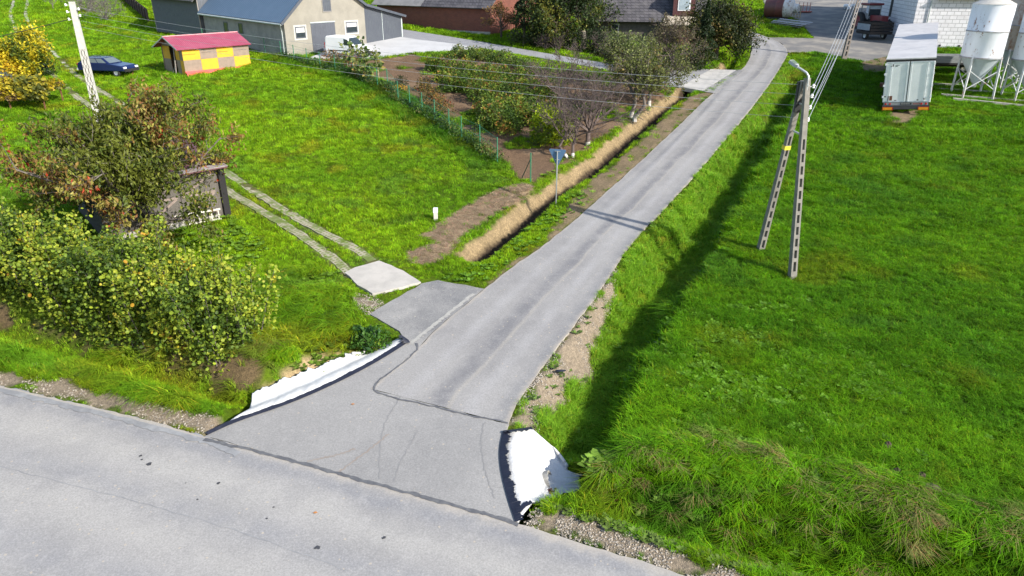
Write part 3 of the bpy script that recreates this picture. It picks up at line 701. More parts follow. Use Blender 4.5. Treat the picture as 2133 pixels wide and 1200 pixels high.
for i, h in enumerate((.3, .65, 1.05, 1.5)):
    p = AT+ad*.12+Vector((.1, 0, -h)); insul('insulator', p, (1, 0, 0), ap); ins_far.append(p+Vector((.17, 0, .02)))
    ins_a.append(AT-ad*.2+Vector((-.05, 0, -h)))
# street lamp fixed to it
sl = empty('street_lamp', AT, 0, 'street lamp on a bent steel arm at the top of the double pole', 'street lamp'); bpy.context.view_layer.update()
b0 = AT+Vector((.02, -.2, -.8)); arm = [b0, b0+Vector((0, 0, .7)), b0+Vector((-.01, 0, .86)), b0+Vector((-.08, .06, .98)), b0+Vector((-.36, .28, 1.16))]
mb = MB().tube(arm, .042, 10); unpar(mb.build('arm', m_steel, None, True), sl)
hd = arm[-1]; dv = Vector((-.30, .75, .32)).normalized(); sx = dv.cross(Vector((0, 0, 1))).normalized(); up = sx.cross(dv)
def fr(*c): return hd+dv*c[0]+sx*c[1]+up*c[2]
mb = MB(); pts = [(-.05, .04), (.08, .10), (.35, .12), (.39, .10), (.39, -.10), (.35, -.12), (.08, -.10), (-.05, -.04)]
n = len(pts); mb.add([fr(a, b, -.03) for a, b in pts]+[fr(a*.96+.01, b*.8, .07) for a, b in pts], [tuple(range(n))[::-1], tuple(range(n, 2*n))]+[(i, (i+1) % n, n+(i+1) % n, n+i) for i in range(n)])
unpar(mb.build('lamp_head', M_plain('lamp_grey', (.36, .37, .37), .5), None), sl)
mb = MB(); mb.slab([fr(.09, .075, .073), fr(.35, .08, .073), fr(.35, -.08, .073), fr(.09, -.075, .073)], .01); unpar(mb.build('solar_cover', M_plain('green_grey_cover', (.10, .14, .09), .7), None), sl)
sl.children[-1].name = 'cover_plate'
FP = GH(1757, 124); FT = FP+Vector((.55, 0, 7.4))
fp = empty('utility_pole', FP, 0, 'brown grey lattice pole at the corner of the farm yard', 'utility pole', 'concrete utility poles'); bpy.context.view_layer.update()
mb = MB(); slotted(mb, FP-Vector((0, 0, .2)), FT, .46, .24, .26, .16, 14, (.1, -1, 0), .9); unpar(mb.build('shaft', M_plain('brown_pole_concrete', (.20, .17, .145), .9, (.13, .11, .1), 5)), fp)
mb = MB().beam(FT-Vector((.6, 0, .5)), FT+Vector((.6, 0, -.5)), .08); unpar(mb.build('crosspiece', m_steel), fp)
# wires
def wire(p, q, sag, r, mat, label, group):
    p, q = Vector(p), Vector(q); pts = [p.lerp(q, t)-Vector((0, 0, 4*sag*t*(1-t))) for t in np.linspace(0, 1, 25)]
    o = MB().tube(pts, r, 5).build('power_line', mat, None, True); tag(o, label, 'power line', group); return o
for i in range(4):
    s = ins_l[3+(i % 2)] if i < 2 else LT+Vector((.16, -.05, -.55-.35*(i-1)))
    wire(LT+Vector((.32, -.05, -.3-.36*i)), ins_a[i], .55, .0065, m_wire, 'thin bare wire over the road between pale pole and double pole', 'wires across the road')
for i in range(5):
    p = ins_far[min(i, 3)]+Vector((-.12*(i == 4), .0, .12*(i == 4)))
    wire(p, FT+Vector((-.5+.25*i, 0, -.35-.15*i)), .5, .011, m_wire, 'bright wire running from double pole back to the farm yard pole', 'wires to the farm yard')
wire(ins_l[2], GH(-330, 130, 4.5), .25, .02, m_wireb, 'black cable leaving the pale pole towards the left', None)
for o in list(bpy.data.objects):
    if o.name.startswith('power_line') and o.get('group') is None and 'group' in o: del o['group']
# ------------------------------------------------------------------ yield sign, marker post
SP = GH(1158, 427); ys = empty('road_sign', SP, 0, 'grey back of a triangular give way sign on a thin steel post', 'road sign'); bpy.context.view_layer.update()
unpar(MB().tube([SP-Vector((0, 0, .3)), SP+Vector((0, 0, 2.6))], .032, 10).build('post', m_steel, None, True), ys)
sd_ = Vector((.955, -.295, 0)); sn = Vector((.295, .955, 0)); c0 = SP+Vector((0, 0, 2.66))+sn*.05
tri = [(-.40, 0), (-.37, .03), (.37, .03), (.40, 0), (.40, -.04), (.03, -.74), (0, -.76), (-.03, -.74), (-.40, -.04)]
def plate(mb, k, y0, y1):
    n = len(tri); ctr = (0, -.25)
    P = [(ctr[0]+(a-ctr[0])*k, ctr[1]+(b-ctr[1])*k) for a, b in tri]
    mb.add([c0+sd_*a+Vector((0, 0, b))+sn*y0 for a, b in P]+[c0+sd_*a+Vector((0, 0, b))+sn*y1 for a, b in P], [tuple(range(n))[::-1], tuple(range(n, 2*n))]+[(i, (i+1) % n, n+(i+1) % n, n+i) for i in range(n)])
mb = MB(); plate(mb, 1, 0, .02); unpar(mb.build('plate', M_plain('sign_back_grey', (.075, .15, .26), .5, (.06, .125, .22), 4, bump=0)), ys)
mb = MB(); plate(mb, 1, .021, .026); unpar(mb.build('sign_face', M_plain('sign_red', (.6, .03, .03), .4, bump=0)), ys)
mb = MB(); plate(mb, .72, .027, .030); unpar(mb.build('sign_field', M_plain('sign_yellow', (.8, .62, .05), .4, bump=0)), ys)
for z in (-.06, -.46): a = c0+Vector((0, 0, z))-sn*.02; unpar(MB().beam(a-sd_*(.13 if z > -.2 else .1), a+sd_*(.13 if z > -.2 else .1), .03).build('bracket', m_steel), ys)
MPs = GH(908, 458); mp = empty('marker_post', MPs, 0, 'short white concrete marker post in the lawn beside the brown mown strip', 'marker post'); bpy.context.view_layer.update()
unpar(MB().box(-.085, .085, -.085, .085, -.1, .36, Matrix.Translation(MPs)).build('stem', m_concw), mp)
unpar(MB().box(-.10, .10, -.10, .10, .362, .56, Matrix.Translation(MPs)).build('cap', m_white), mp)
# ================================================================== buildings
def frame_rot(d): return math.atan2(d[1], d[0])
m_render = M_plain('cream_render', (.255, .237, .198), .9, (.20, .185, .155), .9, bump=.15)
m_renderg = M_plain('grey_render', (.30, .28, .26), .9, (.20, .19, .18), 1.1, bump=.2)
m_blue = M_ribs('blue_steel_roof', (.070, .115, .175), .28, 1, .55, (.085, .13, .19), .0, .7, .03)
m_anth = M_ribs('anthracite_sheet', (.060, .068, .085), .22, 0, .5, (.07, .08, .095), .0, .5, .02)
m_anthp = M_plain('anthracite_trim', (.07, .08, .10), .5, bump=0)
m_gate = M_ribs('gate_sheet', (.075, .082, .10), .3, 0, .55, None, 0, .3, .02)
m_plank = M_plain('grey_barn_planks', (.11, .12, .135), .85, (.045, .05, .058), 6, stretch=(5, 5, .35), bump=.5)
m_zinc = M_plain('zinc_flashing', (.42, .46, .45), .5, (.3, .34, .33), 3)
bd = (.6284, .7779)
BP = GH(600, 121)
bn = empty('barn', BP, frame_rot(bd), 'cream gabled barn with blue steel roof and dark grey side annex', 'barn')
GW, EV, EVR, AP_ = 9.4, 3.3, 4.2, 7.2
LN = 13.7
mb = MB(); mb.prism([(0, -.6), (GW, -.6), (GW, EVR), (GW*.5, AP_), (0, EV)], 'y', .0, .25)
unpar_l = lambda o, p: o
mb.build('gable_wall', m_render, bn)
mb = MB(); mb.box(.002, .25, .25, LN, -.6, 3.32); mb.box(GW-.25, GW, .25, LN, -.6, EVR)
mb.build('side_wall', m_renderg, bn)
k = (AP_-EV)/(GW*.5); k2 = (AP_-EVR)/(GW*.5)
mb = MB(); mb.slab([(-.45, -.35, EV-.45*k+.12), (-.45, LN+.2, EV-.45*k+.12+.45), (GW*.5, LN+.2, AP_+.12+.45), (GW*.5, -.35, AP_+.12)], .1)
AX = 14.3; AH = 3.0
mb.slab([(GW*.5, -.35, AP_+.121), (GW*.5, LN+.2, AP_+.571), (GW+.05, LN+.2, EVR+.55), (GW+.05, -.35, EVR+.13)], .1)
mb.build('roof', m_blue, bn)
mb = MB(); mb.slab([(GW+.06, -.35, EVR+.12), (GW+.06, LN, EVR+.5), (AX+.35, LN, AH+.4), (AX+.35, -.35, AH+.05)], .1); mb.build('annex_roof', m_blue, bn)
mb = MB(); mb.beam((-.5, -.36, EV-.5*k+.05), (GW*.5, -.36, AP_+.05), .05, .24); mb.beam((GW*.5, -.36, AP_+.05), (GW+.05, -.36, EVR+.05), .05, .24); mb.beam((GW+.05, -.36, EVR+.05), (AX+.36, -.36, AH), .05, .22)
mb.build('verge_trim', m_anthp, bn)
mb = MB(); mb.tube([(-.5, -.3, EV-.5*k+.02), (-.5, LN, EV-.5*k+.47)], .08, 8); mb.tube([(-.5, -.1, EV-.55*k), (-.12, .35, EV-.9), (-.08, .35, EV-1.1), (-.08, .35, -.3)], .05, 8); mb.build('gutter', m_zinc, bn)
mb = MB(); mb.prism([(GW+.01, -.5), (AX, -.5), (AX, AH), (GW+.01, EVR)], 'y', .0, .15); mb.box(AX-.15, AX, .15, 8, -.5, AH); mb.build('annex_wall', m_anth, bn)
MB().box(11.6, 11.66, -.03, 0, 0, 3.55).build('door_joint', m_zinc, bn); MB().box(AX-.1, AX+.04, -.05, .02, 0, 2.85).build('corner_trim', m_zinc, bn)
mb = MB(); mb.box(2.86, 5.62, -.035, 0, -.05, 2.85); mb.build('gate', m_gate, bn)
gt = bn.children[-1]; mb = MB(); mb.box(2.8, 5.68, -.05, -.036, 2.85, 2.95); mb.build('gate_rail', m_zinc, gt)
mb = MB(); mb.box(4.45, 5.35, -.03, 0, 3.85, 5.6); mb.build('loft_door', m_anth, bn)
mb = MB(); mb.box(4.38, 4.45, -.05, 0, 3.85, 5.7); mb.box(5.35, 5.42, -.05, 0, 3.85, 5.7); mb.box(4.38, 5.42, -.05, 0, 3.76, 3.85); mb.build('loft_frame', M_plain('grey_wood_frame', (.2, .19, .18), .9), bn.children[-1])
m_whiteframe = M_plain('pale_reveal', (.42, .41, .38), .8)
m_blind = M_plain('white_blind', (.5, .5, .49), .7, bump=0)
def window(parent, x0, x1, z0, z1, blind, y=0., fm=m_anthp, reveal=True):
    mb = MB(); t = .09
    mb.box(x0, x1, y-.04, y, z0, z0+t); mb.box(x0, x1, y-.04, y, z1-t, z1); mb.box(x0, x0+t, y-.04, y, z0+t, z1-t); mb.box(x1-t, x1, y-.04, y, z0+t, z1-t)
    w = mb.build('window', fm, parent)
    MB().box(x0+t, x1-t, y-.02, y-.004, z0+t, z1-t-(z1-z0)*blind).build('pane', m_glass, w)
    if blind: MB().box(x0+t, x1-t, y-.03, y-.006, z1-t-(z1-z0)*blind, z1-t).build('blind', m_blind, w)
    if reveal:
        mb = MB(); r = .16; mb.box(x0-r, x1+r, y-.018, y, z1, z1+r); mb.box(x0-r, x1+r, y-.018, y, z0-r, z0); mb.box(x0-r, x0, y-.018, y, z0, z1); mb.box(x1, x1+r, y-.018, y, z0, z1); mb.build('window_surround', m_whiteframe, w)
    return w
window(bn, 1.1, 2.2, 1.62, 2.62, .42); window(bn, 6.95, 8.35, 1.75, 2.75, .36)
for y in (6.75, 9.35):      # small windows in the shaded side wall
    mb = MB(); x = -.03; y0, y1, z0, z1 = y, y+.75, 1.75, 2.75; t = .08
    mb.box(x, .0, y0, y1, z0, z0+t); mb.box(x, .0, y0, y1, z1-t, z1); mb.box(x, .0, y0, y0+t, z0+t, z1-t); mb.box(x, .0, y1-t, y1, z0+t, z1-t)
    w = mb.build('window', m_anthp, bn); MB().box(-.015, -.002, y0+t, y1-t, z0+t, z1-t).build('pane', M_plain('green_glass', (.08, .09, .05), .2, bump=0), w)
mb = MB(); mb.slab([(-.5, LN-.35, 3.35), (-.5, LN+.15, 3.4), (1.9, LN+.15, 5.2), (1.9, LN-.35, 5.15)], .08); mb.build('end_flashing', m_zinc, bn)
# grey plank barn beyond
pbP = BP+Vector((-bd[1]*LN, bd[0]*LN, 0)); pbn = empty('barn', pbP, frame_rot(bd), 'tall old barn of weathered grey planks adjoining the blue roofed barn', 'barn')
MB().box(-.3, 8, .25, 9.6, -.8, 4.7).build('plank_wall', m_plank, pbn)
mb = MB(); mb.slab([(-.9, .15, 4.55), (-.9, 9.8, 4.75), (4, 9.8, 9.2), (4, .15, 9.0)], .12); mb.build('roof', M_plain('tar_roof', (.06, .06, .065), .8), pbn)
MB().box(-.32, -.24, .22, .34, 0, 4.6).build('corner_post', m_wood, pbn); MB().box(-.32, -.24, 9.5, 9.62, -.5, 4.6).build('corner_post', m_wood, pbn)
# dark board fence beyond it
fa, fb = GH(312, 48), GH(225, -25)
fn = empty('wooden_fence', fa, frame_rot((fb.x-fa.x, fb.y-fa.y)), 'dark brown board fence at the end of the plank barn', 'fence'); L = (Vector(fb[:2])-Vector(fa[:2])).length; rise = (fb.z-fa.z)/L
mb = MB()
for i in range(int(L/.16)): x = i*.16; mb.box(x, x+.145, 0, .03, rise*x-.1, rise*x+1.5+.06*random.random())
mb.build('boards', M_plain('dark_brown_boards', (.06, .033, .025), .85, (.03, .02, .016), 6), fn)
for i in range(int(L/2.2)+1): MB().box(i*2.2, i*2.2+.12, .03, .15, rise*i*2.2-.3, rise*i*2.2+1.45).build('post', m_black if False else M_plain('fence_post', (.07, .045, .035), .9), fn)
# ------------------------------------------------------------------ chequered shed
cd = (.64, .768); CP = GH(388, 159); L_, W_, E_, A_ = 6.0, 3.5, 2.25, 3.0
cs = empty('shed', CP, frame_rot(cd), 'small shed chequered in yellow and brown panels with a raspberry red roof', 'shed')
m_yel = M_plain('yellow_panel', (.62, .34, .015), .7, (.50, .28, .02), 2, bump=.05)
m_brn = M_plain('brown_panel', (.25, .19, .145), .8, (.19, .145, .11), 3, bump=.1)
m_rasp = M_ribs('raspberry_steel_roof', (.27, .05, .085), .16, 0, .5, (.31, .075, .115), 0, .5, .02)
m_skirt = M_plain('red_skirt_sheet', (.72, .10, .09), .6, (.62, .09, .08), 2)
m_pinkr = M_plain('pink_ridge', (.62, .30, .32), .5, bump=0)
for i in range(4):
    for j in range(2):
        z0, z1 = ((.3, 1.22), (1.225, E_-.02))[j]
        MB().box(i*L_/4+.004, (i+1)*L_/4-.004, 0, .04, z0, z1).build('panel', m_yel if (i+j) % 2 else m_brn, cs)
for q in ((0, 1.1, 1.66, 1.685), (1.6, 2.5, 1.72, 1.735), (3.1, 4., 1.66, 1.685), (4.6, 5.7, 1.7, 1.712)): MB().box(q[0], q[1], -.004, 0, q[2], q[3]).build('panel_split', m_dark, cs)
cols = [(0, .55), (.55, 1.2), (1.2, 2.1), (2.1, 3.3)]   # back from the near corner; the third is the doorway
for q, (y0, y1) in enumerate(cols):
    if q == 2: continue
    MB().box(0, .04, y0+.045, y1, .05, 1.22).build('panel', (m_yel, m_brn, None, m_brn)[q], cs)
    MB().box(0, .04, y0+.045, y1, 1.225, E_-.02).build('panel', (m_brn, m_yel, None, m_yel)[q], cs)
mb = MB(); mb.prism([(.02, E_), (W_-.02, E_), (W_/2, A_-.02)], 'x', .0, .04); mb.build('gable_panel', m_brn, cs)
mb = MB(); mb.box(L_-.05, L_, .04, W_, .0, E_); mb.box(0, L_-.05, W_-.05, W_, 0, E_); mb.build('back_wall', m_brn, cs)
mb = MB(); mb.slab([(-.55, -.28, E_-.13), (L_+.15, -.28, E_-.13), (L_+.15, W_/2, A_+.03), (-.55, W_/2, A_+.03)], .05); mb.slab([(-.55, W_/2, A_+.031), (L_+.15, W_/2, A_+.031), (L_+.15, W_+.35, E_-.13), (-.55, W_+.35, E_-.13)], .05); mb.build('roof', m_rasp, cs)
mb = MB(); mb.beam((-.56, W_/2, A_+.05), (L_+.16, W_/2, A_+.05), .16, .06); mb.build('ridge_cap', m_pinkr, cs)
mb = MB(); mb.beam((-.57, -.28, E_-.15), (-.57, W_/2, A_), .03, .1); mb.beam((-.57, W_/2, A_), (-.57, W_+.35, E_-.15), .03, .1); mb.build('verge_trim', m_steel, cs)
sk = []; n = 16
mb = MB()
for i in range(n+1):
    x = -.02+(L_+.1)*i/n; w = .42+.05*math.sin(i*1.7); zz = .02+.10*abs(math.sin(i*.55))+(.0 if i else -.1); sk += [(x, -.005, .36), (x, -w*.55, .2), (x+.04*(i-8)/8, -w, zz)]
mb.add(sk, [(3*i+j, 3*i+3+j, 3*i+4+j, 3*i+1+j) for i in range(n) for j in (0, 1)]); mb.build('skirt', m_skirt, cs)
mb = MB(); mb.beam((-.25, 1.15, 0), (-.02, 1.25, 2.2), .07); mb.beam((-.3, 1.7, 0), (-.1, 1.2, .9), .05); mb.build('door_prop', m_wood, cs)
MB().box(.05, L_-.06, .05, W_-.06, .0, .06).build('floor_board', m_dark, cs)
# ------------------------------------------------------------------ old wooden hut behind the reddish tree
hd_ = (.757, .653); HR = GH(468, 450); HL, HD = 5.0, 5.0
hx = Vector((hd_[0], hd_[1], 0)); H0 = HR-hx*HL; H0.z = HR.z-.15
ht = empty('hut', H0, frame_rot(hd_), 'weathered plank hut with purple brown flat roof half hidden by the reddish tree', 'hut')
m_hutp = M_plain('silver_planks', (.125, .112, .098), .88, (.055, .048, .042), 6, stretch=(7, 7, .4), bump=.5)
m_hutr = M_plain('purple_brown_roof', (.125, .055, .062), .75, (.09, .042, .05), 1.5)
MB().box(0, HL, 0, .1, .0, 2.5).build('front_wall', m_hutp, ht)
mb = MB(); mb.box(0, .1, .1, HD, 0, 2.6); mb.box(.1, HL-.1, HD-.1, HD, 0, 2.75); mb.build('back_wall', m_hutp, ht)
MB().box(HL-.09, HL+.02, .1, HD, -.05, 2.62).build('side_wall', M_plain('tarred_boards', (.02, .018, .018), .85), ht); MB().box(HL-.02, HL+.26, -.16, -.05, -.25, 2.45).build('corner_board', M_plain('black_board', (.012, .011, .012), .85), ht)
mb = MB(); mb.slab([(-.4, -.45, 2.48), (HL+.35, -.45, 2.55), (HL+.2, HD+.2, 3.05), (-.3, HD+.2, 3.0)], .07); rf = mb.build('roof', m_hutr, ht)
mb = MB(); mb.slab([(-.4, -.46, 2.5), (HL+.36, -.46, 2.57), (HL+.34, -.02, 2.615), (-.4, -.02, 2.545)], .03); mb.build('eave_sheet', M_plain('worn_sheet', (.3, .27, .27), .6, (.16, .12, .12), 3), rf)
for x0 in (HL-1.75, HL-3.4):
    d = MB().box(x0, x0+1.55, -.045, 0, .35, 2.38).build('door', m_hutp, ht)
    mb = MB()
    for z in (.42, 1.35, 2.25): mb.box(x0+.05, x0+1.5, -.085, -.046, z, z+.11)
    for z in (.5, 1.42): mb.beam((x0+.1, -.066, z), (x0+1.45, -.066, z+.85), .036, .1)
    mb.build('door_brace', M_plain('pinkish_brace', (.24, .19, .165), .85, (.16, .12, .10), 6), d)
MB().box(.3, HL-.2, -.03, -.003, .02, .3).build('base_board', m_conc, ht)
# white wooden ladder lying along its foot
LA = GH(335, 480); LB = GH(462, 458); ld = empty('ladder', LA, 0, 'old white wooden ladder lying on edge along the foot of the hut', 'ladder')
mb = MB(); a = Vector((0, 0, .06)); b = LB-LA; b.z += .06; up = Vector((.06, -.1, .5))
mb.beam(a, b, .07); mb.build('rail', m_concw, ld); mb = MB(); mb.beam(a+up, b+up, .07); mb.build('rail', m_concw, ld)
mb = MB()
for i in range(9): c = a.lerp(b, .04+.115*i); mb.beam(c, c+up, .05)
mb.build('rungs', m_concw, ld)
# ------------------------------------------------------------------ brick barn, slate house, far left hut
m_rbrick = M_brick('red_brick', (.21, .055, .03), (.15, .038, .022), (.14, .09, .07), .27, .085, .010, bump=.3, dirt=(.11, .04, .028))
m_slate = M_brick('grey_slates', (.09, .083, .092), (.055, .052, .058), (.012, .012, .014), .42, .26, .022, vec=None, dirt=(.13, .12, .12), bump=.8)
m_asb = M_ribs('grey_corrugated', (.22, .21, .2), .18, 0, .85, (.15, .145, .14), 0, .5, .02)
rd = (.8219, -.5697); RP = GH(840, 52)
br = empty('barn', RP, frame_rot(rd), 'long red brick barn with grey slate roof behind the street', 'barn'); BL, BW, BE = 12.4, 9., 2.35
mb = MB(); mb.box(-4, BL, 0, .3, -1.2, BE); mb.box(-4, BL, BW-.3, BW, -.5, BE); mb.build('brick_wall', m_rbrick, br)
mb = MB(); mb.prism([(.3, -1.2), (BW-.3, -1.2), (BW-.3, BE), (BW/2, BE+3.4), (.3, BE)], 'x', BL-.3, BL); mb.build('gable_wall', m_rbrick, br); mb = MB(); mb.prism([(.3, -1.2), (BW-.3, -1.2), (BW-.3, BE), (BW/2, BE+3.4), (.3, BE)], 'x', -4, -3.7); mb.build('gable_wall', m_rbrick, br)
MB().box(-4, BL+.06, -.07, -.002, -1.2, -.25).build('stone_plinth', m_conc, br)
mb = MB(); mb.slab([(3.2, -.55, BE-.25), (BL+.4, -.55, BE-.25), (BL+.4, BW/2, BE+3.75), (3.2, BW/2, BE+3.75)], .1); mb.slab([(-4.4, BW/2, BE+3.755), (BL+.4, BW/2, BE+3.755), (BL+.4, BW+.5, BE-.2), (-4.4, BW+.5, BE-.2)], .1); rf = mb.build('roof', m_slate, br)
mb = MB(); mb.slab([(-4.4, -.55, BE-.24), (3.19, -.55, BE-.24), (3.19, BW/2, BE+3.76), (-4.4, BW/2, BE+3.76)], .08); mb.build('corrugated_roof', m_asb, br)
MB().box(6.8, 7.5, 1.6, 2.3, BE+1.35, BE+1.5).build('roof_light', m_whiteframe, rf)
HP = GH(1265, 86); hP2 = GH(1438, 92); hd2 = Vector((hP2.x-HP.x, hP2.y-HP.y)).normalized()
hs = empty('house', HP, frame_rot(hd2), 'old house with big grey slate roof and a dormer behind the bushes', 'house'); L2 = 9.6
MB().box(-3, L2, 0, 7, -.6, 2.1).build('wall', M_plain('dark_timber', (.10, .085, .075), .85, (.06, .05, .045), 4), hs)
mb = MB(); mb.slab([(-3.4, -.7, 1.95), (L2+.4, -.7, 1.95), (L2+.4, 3.6, 6.4), (-3.4, 3.6, 6.4)], .12); mb.slab([(-3.4, 3.6, 6.41), (L2+.4, 3.6, 6.41), (L2+.4, 7.7, 2), (-3.4, 7.7, 2)], .12); rf = mb.build('roof', m_slate, hs)
MB().box(.3, 1.1, -.03, 0, .5, 1.7).build('window', m_whiteframe, hs)
MB().box(.4, 1.0, -.045, -.031, .6, 1.6).build('pane', m_glass, hs.children[-1])
d0 = MB(); d0.box(6.3, 8.4, -.5, 1.6, 2.55, 4.6); d0.prism([(6.1, 4.6), (8.6, 4.6), (7.35, 5.8)], 'y', -.7, 2.6); dm = d0.build('dormer', M_plain('maroon_boards', (.09, .03, .03), .8), hs)
MB().box(6.75, 7.95, -.54, -.505, 3.0, 4.35).build('dormer_frame', m_white, dm); MB().box(6.87, 7.83, -.56, -.545, 3.1, 4.25).build('dormer_pane', M_plain('sky_glass', (.35, .42, .46), .1, bump=0), dm)
mb = MB(); mb.slab([(5.4, -1.6, 1.75), (L2+.3, -1.6, 1.75), (L2+.2, -.3, 2.55), (5.6, -.3, 2.55)], .12); mb.build('porch_roof', M_plain('porch_sheet', (.42, .36, .28), .8), hs)
mb = MB(); mb.box(6.9, L2-.2, -1.3, -.3, -.6, 1.7); mb.build('porch_wall', m_rbrick, hs)
lh = empty('hut', GH(30, 168), .2, 'small timber hut with white wall at the edge of the yellow tree', 'hut')
MB().box(-5, .0, 0, 4, -.5, .95).build('wall', M_plain('hut_white', (.7, .68, .66), .9), lh)
mb = MB(); mb.prism([(-5.0, .951), (.05, .951), (-2.5, 2.6)], 'y', .02, .12); mb.build('gable_boards', M_plain('brown_boards', (.16, .10, .07), .85, (.08, .05, .04), 6, stretch=(6, 6, .5)), lh)
mb = MB(); mb.slab([(-2.5, -.5, 2.85), (-2.5, 4.4, 2.85), (.75, 4.4, .72), (.75, -.5, .72)], .1); mb.slab([(-5.6, -.5, .8), (-5.6, 4.4, .8), (-2.5, 4.4, 2.851), (-2.5, -.5, 2.851)], .1); mb.build('roof', M_plain('grey_roof_sheet', (.26, .26, .28), .6), lh)
# a strip of the house and flowers beyond the fence
vh = empty('house', GH(285, -10), .3, 'pale house with brick foot beyond the dark board fence', 'house'); MB().box(-3, 4, 0, 3, -.5, 3).build('wall', M_plain('pinkish_wall', (.45, .33, .28), .9), vh); MB().box(-3.1, 4.1, -.1, -.002, -.5, .6).build('brick_foot', m_rbrick, vh)
# ------------------------------------------------------------------ white block building with dark eaves
WC = GH(1892, 96); WB = GH(2010, 101); wd = Vector((WB.x-WC.x, WB.y-WC.y)).normalized()
m_block = M_brick('white_blocks', (.66, .64, .66), (.58, .565, .585), (.30, .29, .30), .62, .36, .025, bump=.5, dirt=(.50, .47, .48), offset=.5)
wb = empty('farm_building', WC, frame_rot(wd), 'white concrete block farm building behind truck and silos', 'farm building')
MB().box(0, 26, 0, .4, -.5, 8.6).build('front_wall', m_block, wb); MB().prism([(.401, -.5), (24, -.5), (24, 8.5), (12, 12.2), (.401, 8.6)], 'x', 0, .4).build('side_wall', m_block, wb)
mb = MB(); mb.slab([(-.6, -.9, 8.5), (26.5, -.9, 8.5), (26.5, 12, 12.4), (-.6, 12, 12.4)], .15); mb.slab([(-.6, 12, 12.41), (26.5, 12, 12.41), (26.5, 24.6, 8.4), (-.6, 24.6, 8.4)], .15); mb.build('roof', M_plain('dark_eaves', (.05, .035, .035), .8), wb)
mb = MB(); mb.box(1.6, 26, -.55, -.002, 4.35, 4.5); mb.build('canopy', M_plain('dark_canopy', (.05, .035, .035), .8), wb); MB().tube([(1.2, -.1, 8.3), (1.2, -.1, -.2)], .06, 8).build('downpipe', m_zinc, wb)
MB().box(6.5, 9.6, -.03, 0, 3.35, 4.3).build('opening', M_plain('dark_red_opening', (.03, .012, .015), .8), wb)
for x in (2.7, 4.4): MB().box(x, x+.18, -.04, 0, .05, .2).build('vent', m_dark, wb)
MB().box(-.04, 0, 10, 11.0, 2.2, 4.2).build('vent', m_dark, wb)
# ------------------------------------------------------------------ silos
m_silo = M_plain('white_silo_paint', (.66, .68, .72), .4, (.58, .60, .645), 1.2, stretch=(1, 1, .25), bump=.05)
def rust_over(name, c, rust, amt_lo, amt_hi, scale, rough=.5):
    m, nt, n, l, bs = new_mat(name); v = objco(nt, (1, 1, .35)); nz = noise_(nt, v, scale, 6, .7); nf = noise_(nt, objco(nt), scale*3, 5, .75)
    b = mixc(nt, ramp(nt, nz, .35, .75), c, tuple(x*.85 for x in c)); k = ramp(nt, math_(nt, 'ADD', math_(nt, 'MULTIPLY', nz, .6), math_(nt, 'MULTIPLY', nf, .4)), amt_lo, amt_hi)
    l.new(mixc(nt, k, b, rust), bs.inputs['Base Color']); bs.inputs['Roughness'].default_value = rough; return m
m_silo = rust_over('white_silo_paint', (.66, .68, .73), (.22, .11, .07), .575, .61, 1.5, .4)
m_siloR = rust_over('rusty_silo_paint', (.45, .37, .30), (.25, .11, .05), .48, .66, 1.8)
m_cone = M_plain('silo_cone_grey', (.40, .45, .49), .45, (.33, .38, .42), 2, stretch=(2, 2, .3))
m_leg = rust_over('silo_leg_paint', (.50, .52, .53), (.30, .13, .05), .52, .62, 2.5)
m_scap = M_plain('silo_cap', (.50, .48, .43), .6, (.40, .37, .33), 3)
m_seam = M_plain('seam_grey', (.28, .3, .33), .6, (.2, .16, .13), 4)
def silo(px, py, label, mat, rot, dz=0):
    P = GH(px, py); s = empty('silo', P, rot, label, 'silo', 'feed silos on legs')
    rr = 1.34; z0, z1 = 2.75, 6.35
    MB().lathe([(rr, z0), (rr, (z0+z1)/2-.05), (rr+.035, (z0+z1)/2), (rr, (z0+z1)/2+.05), (rr, z1)], 40, caps=False).build('drum', mat, s, True)
    mb = MB(); mb.lathe([(rr+.02, (z0+z1)/2-.04), (rr+.05, (z0+z1)/2-.03), (rr+.05, (z0+z1)/2+.03), (rr+.02, (z0+z1)/2+.04)], 40, caps=False); mb.build('ring_seam', m_seam, s); mb = MB(); mb.lathe([(rr+.005, z0-.04), (rr+.05, z0-.04), (rr+.05, z0+.05), (rr+.005, z0+.05)], 40, caps=False); mb.build('ring_seam', m_seam, s)
    MB().lathe([(rr+.04, z1), (rr*.55, z1+.33), (.24, z1+.55), (.24, z1+.56)], 40).build('roof_cone', m_scap, s, True)
    MB().lathe([(.23, z1+.5), (.23, z1+1.1), (.27, z1+1.12), (.27, z1+1.2)], 20).build('filler_neck', m_rust, s, True)
    MB().lathe([(rr-.01, z0), (.22, .95), (.22, .94)], 40).build('hopper', m_cone, s, True)
    MB().lathe([(.16, .94), (.16, .62)], 16).build('outlet', m_steel, s, True)
    L = []
    for k in range(4):
        a = math.pi/4+k*math.pi/2; t = Vector((rr*math.cos(a), rr*math.sin(a), z0+.1)); b = Vector((1.48*math.cos(a), 1.48*math.sin(a), -.35)); L.append((t, b)); MB().beam(t, b, .12, up=(math.cos(a), math.sin(a), 0)).build('leg', m_leg, s)
    mb = MB()
    for k in range(4):
        (t1, b1), (t2, b2) = L[k], L[(k+1) % 4]; mb.beam(t1.lerp(b1, .3), t2.lerp(b2, .72), .05); mb.beam(t2.lerp(b2, .3), t1.lerp(b1, .72), .05)
    mb.build('brace', m_leg, s)
SR = R(-8)
silo(2023, 199, 'white silo with flaking paint and a red filler neck, nearest the truck', m_silo, SR)
silo(2130, 206, 'white silo cut by the picture edge, in front of the rusty one', m_silo, SR)
silo(2098, 181, 'rusty beige silo standing behind between the two white ones', m_siloR, SR)
